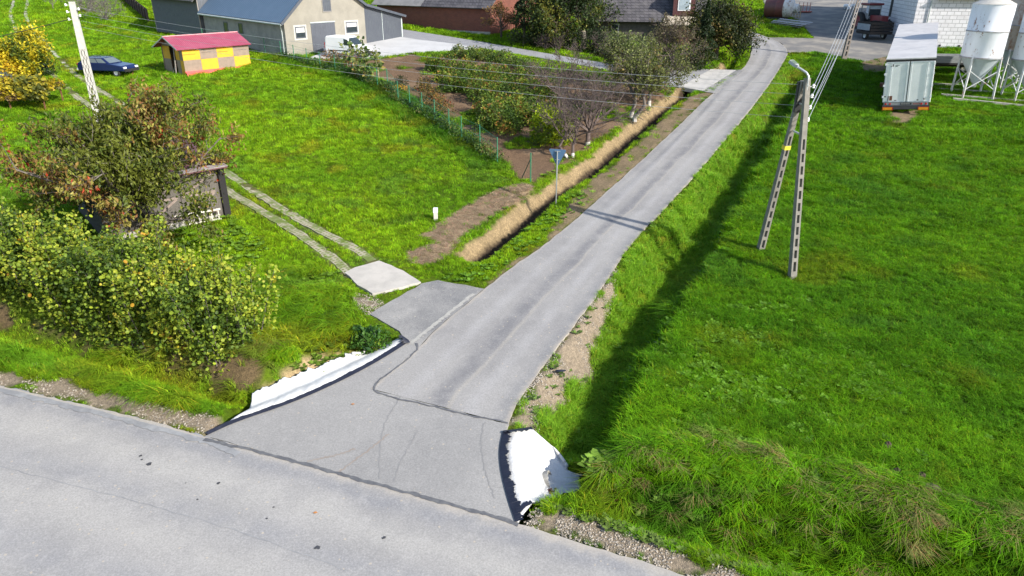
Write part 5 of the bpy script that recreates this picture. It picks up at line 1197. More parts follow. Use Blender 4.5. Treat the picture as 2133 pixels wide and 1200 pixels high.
# ---- the hazel hedge along the road
PH = [((.05, .09, .012), 2.5), ((.11, .175, .018), 4), ((.19, .26, .025), 4), ((.28, .34, .03), 3), ((.36, .38, .045), 1.3), ((.44, .37, .03), .3), ((.40, .22, .02), .06)]
hz = empty('hazel_hedge', GH(260, 690), 0, 'long leafy hazel hedge turning yellow on the bank beside the main road', 'hedge'); bpy.context.view_layer.update()
HP_, hch = [], []
hl = resample(HEDGE_LINE, 400); tv = np.gradient(hl, axis=0); tv /= np.hypot(*tv.T)[:, None]
for i in range(330):
    k = int(8+391*(i+rng.random())/330); c = hl[k]; nrm = np.array((tv[k, 1], -tv[k, 0])); o = rng.uniform(-.9, .8)
    b = c+nrm*o; z = float(ground_z(b[0], b[1], False)); h = rng.uniform(2.6, 3.2)*(.9+.2*vnoise(k*.05, 3, 1)); h *= (1 if k < 390 else .9)
    lean = np.array((nrm[0]*o*.55+rng.normal()*.22, nrm[1]*o*.55+rng.normal()*.22)); p0 = Vector((b[0], b[1], z-.1)); ch = [(p0, .028)]
    for s in range(1, 6): t = s/5; ch.append((Vector((b[0]+lean[0]*t**1.2*1.3, b[1]+lean[1]*t**1.2*1.3, z+h*t)), .028*(1-.8*t)))
    hch.append((2, ch)); m = 300
    t = np.clip(rng.beta(1.15, 1.0, m)*1.0, .03, 1.); q = np.stack([np.interp(t*5, range(6), [c_[0][j] for c_ in ch]) for j in range(3)], 1)
    HP_.append(q+rng.normal(size=(m, 3))*(.27-.13*t)[:, None])
HP_ = np.concatenate(HP_); wood_mesh('stems', hch, m_barkg, hz, .008); hz.children[-1].matrix_parent_inverse = hz.matrix_world.inverted()
o = leaf_mesh('foliage', HP_, .10, pal(HP_, PH, .8, 5, .45), hz, up=.55, rnd=True); o.matrix_parent_inverse = hz.matrix_world.inverted()
# ---- generic bushes
def bush_points(n, rx, ry, h, seed):
    d = unit(rng.normal(size=(n, 3))); d[:, 2] = np.abs(d[:, 2])*1.0
    lump = .68+.55*vnoise(d[:, 0]*2.2+seed, d[:, 1]*2.2+d[:, 2]*2.2, .8, seed % 50)
    rad = lump*np.clip(rng.random(n)**.35, .25, 1)
    return np.c_[d[:, 0]*rx*rad, d[:, 1]*ry*rad, .12+d[:, 2]*h*rad]
def bush(name, px, py, rx, h, label, cat, palette, n=700, ls=.15, group=None, ry=None, stems=True, up=.5, rnd=False, hgt=0.):
    P0 = GH(px, py); P0.z = float(ground_z(P0.x, P0.y, False))+hgt; e = empty(name, P0, 0, label, cat, group); P = bush_points(n, rx, ry or rx, h, random.randint(0, 999)); leaf_mesh('foliage', P, ls, pal(P+np.array(P0), palette, .7), e, up=up, rnd=rnd)
    if stems:
        ch = []
        for k in range(7): a = random.random()*math.tau; ch.append((2, [(Vector((.06*math.cos(a), .06*math.sin(a), -.1)), .02), (Vector((rx*.4*math.cos(a), rx*.4*math.sin(a), h*.55)), .012), (Vector((rx*.7*math.cos(a), rx*.7*math.sin(a), h*.95)), .005)]))
        wood_mesh('stems', ch, m_bark, e)
    return e
PG = [((.05, .095, .012), 3), ((.09, .15, .016), 4), ((.16, .22, .025), 3), ((.23, .20, .03), 1.3), ((.28, .14, .03), .7)]
PGo = [((.10, .09, .025), 2), ((.17, .12, .03), 3), ((.24, .13, .03), 2), ((.08, .09, .02), 2), ((.22, .07, .03), .8)]
GB = [(905, 148, .8), (935, 152, .95), (972, 158, .9), (1010, 166, .9), (1050, 172, .9), (1090, 176, .9), (1125, 178, .9), (925, 172, .9), (955, 185, .9), (985, 196, .95), (1018, 202, 1.), (1050, 198, .9), (1085, 205, .95), (1120, 205, .9), (1150, 200, .9), (1012, 240, .95), (1045, 266, 1.15), (1085, 262, 1.15), (1065, 238, 1.05), (1110, 240, 1.), (1030, 252, .9), (1125, 262, .8), (1100, 222, .9), (1000, 212, 1.), (1040, 222, 1.), (940, 192, .9), (1138, 222, 1.), (1072, 250, 1.), (985, 178, .9), (1030, 184, .95), (1110, 190, .95), (1055, 280, 1.), (1020, 268, .9)]
for px, py, r in GB: bush('berry_bush', px, py, r*1.2, r*1.6, 'dark green berry bush with browning tips in the garden rows', 'bush', PG, 900, .17, 'berry bushes in the garden')
for px, py, r in ((955, 120, .7), (985, 124, .75), (1015, 128, .8), (1045, 132, .8), (1072, 142, .75), (1098, 150, .7)): bush('garden_bush', px, py, r*1.25, r*1.6, 'low green bush on the grass strip beside the paved street', 'bush', [((.07, .12, .025), 3), ((.12, .17, .04), 3), ((.19, .19, .04), 1)], 750, .15, 'bushes beside the paved street')
for px, py, r in ((893, 208, .7), (905, 222, .75), (922, 236, .75), (885, 190, .65)): bush('currant_bush', px, py, r*1.15, r*1.5, 'orange brown currant bush just inside the green fence', 'bush', PGo, 450, .14, 'orange bushes inside the fence')
bush('flower_clump', 836, 180, .6, .8, 'dark leafy plant among low orange flowers inside the fence', 'plant', [((.04, .05, .02), 3), ((.07, .07, .03), 2)], 350, .12)
bush('flower_bed', 826, 190, 1.0, .35, 'low bed of yellow and orange flowers inside the green fence', 'flowers', [((.45, .22, .02), 3), ((.35, .28, .03), 2), ((.10, .10, .02), 2)], 420, .11, stems=False)
bush('red_shrub', 735, 142, 1.0, 1.25, 'crimson leaved shrub in front of the white van', 'shrub', [((.26, .03, .05), 3), ((.20, .06, .05), 2), ((.10, .09, .03), 1.5)], 520, .15)
bush('orange_shrub', 694, 134, 1.1, 1.15, 'orange brown shrub at the fence beside the white van', 'shrub', [((.26, .12, .05), 3), ((.20, .13, .06), 2), ((.08, .09, .03), 2)], 520, .15)
bush('thuja', 1148, 300, 1.4, 2.7, 'bright yellow green conifer bush at the corner of the garden', 'conifer bush', [((.24, .32, .008), 3), ((.34, .42, .012), 4), ((.11, .18, .01), 1.5)], 5200, .15, up=.9)
bush('leafy_shrub', 785, 706, .75, .85, 'dark green leafy shrub at the upper end of the long white apron', 'shrub', [((.05, .13, .012), 3), ((.10, .22, .015), 2), ((.17, .21, .02), 1)], 1300, .10, hgt=.1)
bush('sedge_clump', 760, 705, .6, .6, 'dark grassy clump between the bank and the white apron', 'plant', [((.03, .09, .02), 3), ((.06, .14, .02), 2)], 700, .16)
def stalk(px, py, h, label):
    P0 = GH(px, py); e = empty('tall_plant', P0, 0, label, 'plant', 'tall plants by the fence'); ch = []; pts = []
    for k in range(3):
        a = random.random()*math.tau; top = Vector((.35*math.cos(a), .35*math.sin(a), h*random.uniform(.8, 1))); ch.append((2, [(Vector((0, 0, -.1)), .03), (top*.5, .024), (top, .012)]))
        t = rng.random(34)*.62+.4; pts.append(np.array([tuple(top*x) for x in t])+rng.normal(size=(34, 3))*.2)
    wood_mesh('stalks', ch, M_plain('pale_stalk', (.40, .33, .2), .8), e); P = np.concatenate(pts); leaf_mesh('foliage', P, .30, pal(P, [((.10, .16, .04), 3), ((.2, .22, .06), 3), ((.28, .22, .06), 1)]), e, up=.4, aspect=1.3)
for a in ((728, 150, 2.5), (757, 160, 2.9), (745, 168, 1.6), (790, 168, 2.7), (768, 172, 1.4)): stalk(*a, 'tall sunflower like plant with pale stalks behind the fence')
# ---- bare and leafy garden trees
PL = [((.12, .14, .035), 3), ((.19, .21, .06), 2), ((.08, .095, .025), 3), ((.22, .17, .05), .8)]
tw = M_plain('purple_brown_twigs', (.12, .088, .078), .9, (.07, .052, .046), 9)
tree('bare_tree', GH(1224, 303), 'bare many branched fruit tree behind the road sign, the largest leafless one', 'tree', 17, spec_b, 200, .10, PL, tw, trunk_h=1.3, trunk_r=.15, elev=(5, 80), limb_len=3.3, rmin=.009, lime=True)
tree('bare_tree', GH(1197, 331), 'leaning twin stemmed bare tree with white painted foot near the ditch', 'tree', 8, spec_b, 60, .10, PL, tw, trunk_h=1.3, trunk_r=.09, elev=(15, 78), limb_len=2.4, rmin=.009, lime=True, lean=(.3, .3), stems=2)
tree('bare_tree', GH(1163, 235), 'bare pale twigged tree rising behind the berry bushes', 'tree', 13, spec_b, 200, .10, PL, tw, trunk_h=1.6, trunk_r=.10, elev=(10, 80), limb_len=2.7, rmin=.011)
tree('fruit_tree', GH(1310, 243), 'fruit tree with white painted foot and sparse grey green leaves by the ditch', 'tree', 12, spec_b, 3200, .15, PL, m_barkg, trunk_h=1.9, trunk_r=.13, elev=(20, 75), limb_len=2.0, lime=True, stems=2, rmin=.007)
tree('fruit_tree', GH(1352, 216), 'grey green fruit tree nearest the little slab bridge, white painted foot', 'tree', 14, spec_b, 5200, .15, PL, m_barkg, trunk_h=1.2, trunk_r=.13, elev=(0, 75), limb_len=3.0, lime=True, rmin=.007)
tree('fruit_tree', GH(1300, 175), 'tall light leaved fruit tree beside the paved street before the slate house', 'tree', 16, spec_b, 6500, .16, [((.15, .19, .06), 3), ((.2, .22, .08), 2), ((.08, .09, .03), 3)], m_barkg, trunk_h=1.4, trunk_r=.13, elev=(20, 80), limb_len=2.5, rmin=.008)
tree('fruit_tree', GH(1398, 150), 'twiggy half bare tree in front of the dormer', 'tree', 14, spec_b, 3000, .15, [((.13, .11, .06), 3), ((.09, .08, .04), 3), ((.15, .15, .06), 1)], tw, trunk_h=1.4, trunk_r=.13, elev=(20, 80), limb_len=2.5, rmin=.009)
# ---- trees along the far side
PD = [((.014, .026, .010), 4), ((.025, .045, .014), 3), ((.05, .07, .02), 1.6)]
PD2 = [((.022, .040, .012), 4), ((.045, .075, .016), 3), ((.10, .12, .02), 2), ((.17, .16, .025), .9)]
def conifer(px, py, h, r, label, palette, n=2600):
    P0 = GH(px, py); e = empty('spruce_tree', P0, 0, label, 'tree'); t = rng.random(n)**.75; a = rng.random(n)*math.tau; tier = .78+.22*np.cos(t*34); rad = r*(1-t)*tier*np.sqrt(.25+.75*rng.random(n))
    P = np.c_[rad*np.cos(a), rad*np.sin(a), .2+t*h-rad*.25]; leaf_mesh('crown', P, .24, pal(P, palette), e, up=.5, droop=.4, aspect=2.)
    MB().tube([(0, 0, -.2), (0, 0, h*.9)], [.14, .02], 8).build('trunk', m_bark, e, True)
conifer(1092, 94, 6.6, 2.3, 'dark narrow spruce beside the brick barn', PD, 4600)
conifer(1128, 95, 5.0, 2.4, 'dark spruce between the narrow spruce and the big leafy tree', PD, 4200)
conifer(1462, 140, 5.2, 1.9, 'dark green spruce at the corner of street and side road', [((.018, .034, .012), 4), ((.035, .06, .018), 3), ((.07, .08, .025), 1)])
tree('small_tree', GH(1044, 80), 'thin small tree with orange brown leaves before the brick gable', 'tree', 9, spec_b, 1300, .17, [((.20, .10, .035), 3), ((.12, .09, .03), 2), ((.26, .15, .05), 2)], m_bark, trunk_h=1.6, trunk_r=.12, elev=(20, 80), limb_len=1.9, rmin=.01)
sp_l = [None, (6, .5, 1.1, .55, .12, .05), (4, .5, 1.1, .5, .15, .03), (0, 0, 0, 0, .2, .0)]
tree('broadleaf_tree', GH(1180, 92), 'big dark green tree with yellowing right side behind the street', 'tree', 22, sp_l, 15000, .24, PD2, m_bark, trunk_h=2.8, trunk_r=.25, elev=(-15, 80), limb_len=3.9, spread=.42, droop=.4)
tree('broadleaf_tree', GH(1490, 124), 'large olive green tree overhanging the bend of the side road', 'tree', 26, sp_l, 16000, .20, [((.022, .034, .010), 3.5), ((.05, .065, .016), 3), ((.10, .105, .022), 2), ((.14, .10, .03), .6)], m_bark, trunk_h=2.2, trunk_r=.24, elev=(-25, 80), limb_len=2.75, spread=.38, droop=.3)
tree('broadleaf_tree', GH(1120, 40), 'tall dark tree far behind the spruces', 'tree', 16, sp_l, 8000, .26, PD2, m_bark, trunk_h=2.6, trunk_r=.22, elev=(10, 80), limb_len=3.6, spread=.35)
for a in ((1135, 104, 1.5, 1.0), (1165, 108, 1.4, .9), (1265, 128, 1.6, 1.1), (1240, 112, 1.4, 1.2)):
    tree('dry_shrub', GH(a[0], a[1]), 'leafless grey brown shrub on the verge of the paved street', 'shrub', 12, spec_b[:1]+[(5, .4, .9, .55, .13, .05), (3, .4, .9, .5, .15, .03), (0, 0, 0, 0, .2, 0)], 40, .1, PL, tw, trunk_h=.15, trunk_r=.05, elev=(25, 85), limb_len=a[2], rmin=.009, group='leafless shrubs on the street verge')
for a in ((1405, 141, 1.0), (1440, 145, 1.0), (1155, 98, 1.3), (1185, 100, 1.2), (1232, 108, 1.2), (1262, 112, 1.3), (1300, 122, 1.2)): bush('hedge_shrub', a[0], a[1], a[2]*1.3, a[2]*1.7, 'dark low shrub under the trees beside the paved street', 'shrub', PD, 1100, .17, 'dark shrubs beside the paved street')
tp = GH(1215, 101); ts = empty('tree_stump', tp, 0, 'tall pale topped tree stump standing at the street edge', 'tree stump')
MB().tube([(0, 0, -.2), (.02, 0, .8), (-.03, 0, 1.5)], [.3, .24, .22], 12).build('trunk', m_barkg, ts, True); MB().tube([(-.03, 0, 1.501), (-.0, .02, 1.72)], [.215, .12], 12).build('cut_top', M_plain('cut_wood', (.42, .36, .25), .8), ts)
# ---- left edge
PY = [((.08, .12, .015), 2), ((.27, .28, .02), 2), ((.52, .43, .02), 4), ((.60, .48, .03), 4), ((.56, .36, .02), .8)]
tree('maple_tree', GH(58, 168), 'golden yellow maple at the left edge beside the stony track', 'tree', 20, sp_l, 11000, .21, PY, m_bark, trunk_h=1.2, trunk_r=.16, elev=(10, 85), limb_len=2.5, spread=.25)
bush('green_shrub', 88, 158, 1.5, 2.2, 'dark green shrub growing under the golden maple', 'shrub', [((.02, .04, .012), 3), ((.04, .075, .015), 3), ((.12, .12, .02), 1)], 1200, .18)
va = empty('vine_arbour', GH(50, 222), 0, 'vine covered arbour with yellow leaves on thin posts at the left edge', 'arbour')
P = np.c_[rng.uniform(-3.2, 2.3, 3600), rng.uniform(-.9, 1.6, 3600), 1.0+rng.random(3600)*.5]; P[:, 2] += .35*np.cos(P[:, 0]*.6)+.12*rng.normal(size=3600)-.5*(P[:, 1] < -.5)*rng.random(3600); m_ = rng.random(3600) < .35; P[m_, 1] = -.95+.1*rng.normal(size=m_.sum()); P[m_, 2] = rng.uniform(.6, 1.5, m_.sum())
leaf_mesh('foliage', P, .21, pal(P, [((.10, .11, .02), 2), ((.27, .24, .02), 3), ((.42, .32, .02), 3), ((.18, .12, .05), 1)], .9), va, up=.4, rnd=True)
for x in (-2.8, -.4, 2.0):
    for y in (-.8, 1.4): MB().beam((x, y, -.3), (x, y, 1.3), .07).build('post', m_rust, va)
mb = MB()
for x in (-2.8, -.4, 2.0): mb.beam((x, -1, 1.25), (x, 1.6, 1.25), .06)
for y in (-.8, .3, 1.4): mb.beam((-3.1, y, 1.3), (2.3, y, 1.3), .05)
mb.build('trellis', m_wood, va)
for a in ((222, 42, 2.6), (185, 26, 2.2)): tree('bare_shrub', GH(a[0], a[1]), 'sprawling leafless shrub on the slope by the dark board fence', 'shrub', 14, spec_b, 80, .12, PL, M_plain('grey_twigs', (.17, .15, .13), .9), trunk_h=.2, trunk_r=.08, elev=(8, 70), limb_len=a[2], rmin=.01, group='leafless shrubs by the board fence')
tree('bare_sapling', GH(112, 22), 'thin bare sapling on the slope right of the stony track', 'tree', 6, spec_b, 30, .1, PL, M_plain('sapling_bark', (.15, .13, .11), .9), trunk_h=.9, trunk_r=.05, elev=(30, 80), limb_len=1.3, rmin=.008)
# undergrowth along the fence
fz = [G2([p])[0] for p in FPX_[4:]]; fl = resample(fz, 300); n = 5200; k = rng.integers(0, 300, n); o_ = rng.normal(size=(n, 2))*.28
hh = (.35+.55*vnoise(k*.06, np.zeros(n), 1, 7))*rng.random(n)**.7; gx = fl[k, 0]+o_[:, 0]; gy = fl[k, 1]+o_[:, 1]; P = np.c_[gx, gy, ground_z(gx, gy, False)+hh]
o = leaf_mesh('undergrowth', P, .15, pal(P, [((.025, .06, .018), 3), ((.05, .10, .02), 3), ((.09, .14, .025), 1.5), ((.13, .11, .03), .6)], .8), None, up=.5); tag(o, kind='stuff')
# ================================================================== grass, weeds, pebbles (ground cover)
def blades(n, rad, h, wid, lean, curve=.5, hv=.5, patch=1.):
    a = rng.random(n)*math.tau; r = rad*np.sqrt(rng.random(n)); b = np.c_[r*np.cos(a), r*np.sin(a), np.full(n, -.03)]
    az = rng.random(n)*math.tau if lean < 1.2 else rng.normal(size=n)*.75
    hh = h*(1-hv+2*hv*rng.random(n)); le = lean*(.4+.9*rng.random(n)); dx = np.c_[np.cos(az), np.sin(az), np.zeros(n)]
    wd = np.c_[-np.sin(az+rng.normal(size=n)*.8), np.cos(az), np.zeros(n)]; w = wid*(.7+.6*rng.random(n))
    m = b+np.array((0, 0, 1))*hh[:, None]*.62+dx*(hh*le*.3)[:, None]; t = b+np.array((0, 0, 1))*(hh*(1-curve*.25*np.minimum(le, 1.6)))[:, None]+dx*(hh*le*(.55+.45*curve))[:, None]
    V = np.stack([b-wd*w[:, None]/2, b+wd*w[:, None]/2, m-wd*w[:, None]*.42, m+wd*w[:, None]*.42, t-wd*w[:, None]*.08, t+wd*w[:, None]*.08], 1).reshape(-1, 3)
    i = np.arange(n)[:, None]*6; F = np.concatenate([i+np.array([0, 1, 3, 2]), i+np.array([2, 3, 5, 4])])
    c = (.72+.6*rng.random(n))[:, None]*np.array((1, 1, 1)); dry = rng.random(n) < .08; c[dry] *= np.array((1.9, 1.05, 1.6)); return V, F, np.repeat(c, 6, 0)
def variant(coll, V, F, C, mat, nper=4):
    o = np_mesh('variant', V, F, mat, None, C, nper); col.objects.unlink(o); coll.objects.link(o)
def mk(name): return bpy.data.collections.new(name)
kS, kM, kT, kW, kP = mk('short'), mk('mid'), mk('tall'), mk('weeds'), mk('pebbles')
for _ in range(5): variant(kS, *blades(34, .12, .10, .011, .95, .6), GRASS)
for _ in range(5): variant(kM, *blades(36, .11, .17, .011, 1.1, .8), GRASS)
for _ in range(5): variant(kT, *blades(46, .12, .40, .017, 1.25, 1.2, .45), GRASS)
for _ in range(4):      # dock-like rosettes: broad leaves arching out of one point
    Vs, Fs, Cs = [], [], []; b0 = 0
    for k in range(9):
        a = rng.random()*math.tau; L = rng.uniform(.14, .27); w = L*.30; d = np.array((math.cos(a), math.sin(a), 0)); s = np.array((-d[1], d[0], 0)); el = rng.uniform(.4, 1.1)
        for j, (t, ww) in enumerate(((.1, .15), (.45, 1.), (.8, .8), (1.05, .05))):
            c = d*L*t*math.cos(el*(1-.35*t))+np.array((0, 0, 1))*(L*t*math.sin(el)*(1.15-.45*t)+.03); Vs += [c-s*w*ww, c+s*w*ww]
        Fs += [(b0+2*j, b0+2*j+1, b0+2*j+3, b0+2*j+2) for j in range(3)]; Cs += [rng.uniform(.8, 1.3)]*8; b0 += 8
    variant(kW, np.array(Vs), np.array(Fs), np.array(Cs)[:, None]*np.ones(3), GRASS)
m_peb, nt, n_, l_, bs_ = new_mat('pebble')
a_ = N(nt, 'ShaderNodeAttribute', attribute_name='gcol'); a_.attribute_type = 'INSTANCER'; l_.new(a_.outputs[0], bs_.inputs['Base Color']); bs_.inputs['Roughness'].default_value = .85
for _ in range(4):
    bm = bmesh.new(); bmesh.ops.create_icosphere(bm, subdivisions=1, radius=.028)
    for v in bm.verts: v.co *= random.uniform(.7, 1.25); v.co.z *= .6
    me = bpy.data.meshes.new('variant'); bm.to_mesh(me); bm.free(); me.materials.append(m_peb); kP.objects.link(bpy.data.objects.new('variant', me))
def scatter(name, P, rz, s, C, coll, nvar):
    me = bpy.data.meshes.new(name); me.vertices.add(len(P)); me.vertices.foreach_set('co', np.asarray(P, np.float32).ravel())
    for nm, ty, ar, key in (('rz', 'FLOAT', rz, 'value'), ('sc', 'FLOAT', s, 'value'), ('vi', 'INT', rng.integers(0, nvar, len(P)), 'value'), ('gcol', 'FLOAT_COLOR', np.c_[C, np.ones(len(C))], 'color')):
        at = me.attributes.new(nm, ty, 'POINT'); at.data.foreach_set(key, np.asarray(ar, np.int32 if ty == 'INT' else np.float32).ravel())
    o = bpy.data.objects.new(name, me); col.objects.link(o)
    g = bpy.data.node_groups.new(name+'_scatter', 'GeometryNodeTree'); g.interface.new_socket('Geometry', in_out='INPUT', socket_type='NodeSocketGeometry'); g.interface.new_socket('Geometry', in_out='OUTPUT', socket_type='NodeSocketGeometry')
    gi = g.nodes.new('NodeGroupInput'); go = g.nodes.new('NodeGroupOutput'); ip = g.nodes.new('GeometryNodeInstanceOnPoints'); ci = g.nodes.new('GeometryNodeCollectionInfo')
    ci.inputs['Collection'].default_value = coll; ci.inputs['Separate Children'].default_value = True; ci.inputs['Reset Children'].default_value = True
    def attr(nm, ty): a = g.nodes.new('GeometryNodeInputNamedAttribute'); a.data_type = ty; a.inputs[0].default_value = nm; return [q for q in a.outputs if q.enabled and q.name == 'Attribute'][0]
    cx = g.nodes.new('ShaderNodeCombineXYZ'); L = g.links
    L.new(gi.outputs[0], ip.inputs['Points']); L.new(ci.outputs[0], ip.inputs['Instance']); ip.inputs['Pick Instance'].default_value = True
    L.new(attr('vi', 'INT'), ip.inputs['Instance Index']); L.new(attr('rz', 'FLOAT'), cx.inputs[2]); L.new(cx.outputs[0], ip.inputs['Rotation']); L.new(attr('sc', 'FLOAT'), ip.inputs['Scale']); L.new(ip.outputs[0], go.inputs[0])
    m = o.modifiers.new('scatter', 'NODES'); m.node_group = g; tag(o, kind='stuff'); return o
def in_view(x, y, mx=.16):
    Z = y*cT+ (HC-SL*y)*sT; u = x/Z*FPX/1066.5; v = ((HC-SL*y)*cT-y*sT)/Z*FPX/600
    return (np.abs(u) < 1+mx) & (v < 1.1) & (v > -1.12)
bands = [(9, 20, 70, 1.), (20, 30, 56, 1.05), (30, 42, 36, 1.25), (42, 60, 19, 1.7), (60, 84, 10, 2.3), (84, 112, 5, 3.2)]
X, Y, K = [], [], []
for y0, y1, dn, s in bands:
    xm = .86*(y1*.93+4); n = int(2*xm*(y1-y0)*dn); x = rng.uniform(-xm, xm, n); y = rng.uniform(y0, y1, n); k = in_view(x, y); X.append(x[k]); Y.append(y[k]); K.append(np.full(k.sum(), s))
X = np.concatenate(X); Y = np.concatenate(Y); K = np.concatenate(K)
fd = np.full(X.shape, 1e9)
for p in FLAT+[WHITE_L, WHITE_R, DECK]: fd = np.minimum(fd, sdist(X, Y, p))
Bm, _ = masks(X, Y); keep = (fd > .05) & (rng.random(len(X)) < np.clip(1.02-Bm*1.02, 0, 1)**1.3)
def footprint(emp, x0, x1, y0, y1):
    global keep
    c, s_2 = math.cos(emp.rotation_euler.z), math.sin(emp.rotation_euler.z); dx = X-emp.location.x; dy = Y-emp.location.y; u = dx*c+dy*s_2; v = -dx*s_2+dy*c
    keep &= ~((u > x0) & (u < x1) & (v > y0) & (v < y1))
for a in ((bn, -.1, 14.4, 0, 14), (cs, 0, 4.95, 0, 3.3), (ht, 0, 5.4, 0, 5.2), (wb, 0, 26, 0, 24), (br, -4, 12.4, 0, 9), (hs, -3, 9.6, 0, 7), (pbn, -.3, 8, 0, 10)): footprint(*a)
X, Y, K, fd, Bm = X[keep], Y[keep], K[keep], fd[keep], Bm[keep]
Z = ground_z(X, Y); G = grass_tone(X, Y)*(.42+.95*rng.random(len(X)))[:, None]; rzs = rng.random(len(X))*math.tau
TB = G2([(1230, 1005), (1300, 965), (1450, 905), (1650, 955), (1900, 1015), (2133, 1085), (2400, 1170), (2400, 1330), (1900, 1270), (1640, 1200), (1500, 1140), (1350, 1085), (1240, 1035)])
VF = G2([(-500, 590), (0, 705), (200, 765), (400, 830), (500, 856), (480, 866), (300, 838), (150, 800), (0, 768), (-500, 640)])
LB_z = G2([(430, 745), (520, 700), (560, 600), (650, 560), (740, 620), (760, 690), (700, 745), (560, 800), (470, 800)])
tb = sdist(X, Y, TB); vf = sdist(X, Y, VF); lb = sdist(X, Y, LB_z); sd1, par1, pr1, _ = ditch_info(1, X, Y); sd0, par0, pr0, _ = ditch_info(0, X, Y); sd2, par2, pr2, _ = ditch_info(2, X, Y)
nz = fbm(X, Y, 1.5, 33)
right = (sd1 > -.2) & (X > 1)
h = np.full(len(X), 1.)          # height factor within the chosen kind
kind = np.zeros(len(X), int)     # 0 short 1 mid 2 tall
kind[right & (Y < 45)] = 1
verge = (np.abs(sd1) < 1.9) & (Y < 48); kind[verge] = 1; h[verge] = 1.35
tall = (tb < -.0+(nz-.5)*.8) | ((lb < (nz-.5)*.8) & (nz > .42)) | (vf < 0) & (nz > .5) | ((np.abs(sd1) < 1.2) & (Y < 26) & (nz > .74)) | ((np.abs(sd2) < 1.) & (nz > .62) & (par2 > .3))
kind[tall] = np.where(rng.random(tall.sum()) < .62, 2, 1); kind[(vf < .05) & ~tall] = 1
h[(vf < .05)] *= 1.15
trim = smooth((fd-.02)/.6); h *= (.45+.55*trim)*(.75+.55*nz)
strips_d = np.minimum(seg_dist(X, Y, STRIP1)[0], seg_dist(X, Y, STRIP2)[0]); on = strips_d < .3; h[on] *= .5
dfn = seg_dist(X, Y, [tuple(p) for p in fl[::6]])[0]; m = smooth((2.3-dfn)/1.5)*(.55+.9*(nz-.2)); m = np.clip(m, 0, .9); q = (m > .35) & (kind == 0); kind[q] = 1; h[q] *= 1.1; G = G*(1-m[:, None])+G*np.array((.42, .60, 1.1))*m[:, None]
# dry, straw-coloured growth on the front bank; fresh green on the road verges
m = np.clip(smooth(.5-tb/.8)*.95, 0, 1)*(rng.random(len(X)) < .14+.42*smooth((nz-.48)/.2)); G = G*(1-m[:, None])+np.array((.22, .21, .07))*(.7+.6*rng.random(len(X)))[:, None]*m[:, None]
m = smooth((1.6-np.abs(sd1+.9))/1.)*(X > 0)*(par1 > .02)*.8; G = G*(1-m[:, None])+np.array((.19, .38, .025))*(.65+.7*nz)[:, None]*m[:, None]
m = smooth(.3-vf)*.7; G = G*(1-m[:, None])+np.array((.13, .30, .02))*(.7+.6*rng.random(len(X)))[:, None]*m[:, None]
m = smooth(-sd2/1.5+.2)*(np.abs(sd2) < 1.8)*.8*(par2 > .2); m = np.clip(m, 0, 1)*(X < -7.5)*.75; G = G*(1-m[:, None])+np.array((.19, .19, .045))*m[:, None]
sc_ = K*h
for k, nm, cl in ((0, 'lawn_grass', kS), (1, 'meadow_grass', kM), (2, 'tall_grass', kT)):
    q = kind == k
    if k == 2: q &= rng.random(len(q)) < .48; rzs = math.radians(-125)+rng.normal(size=len(X))*.55+1.6*(fbm(X, Y, 2.2, 51)-.5)
    scatter(nm, np.c_[X, Y, Z][q], rzs[q], sc_[q]*(.9 if k == 2 else 1), G[q], cl, 5)
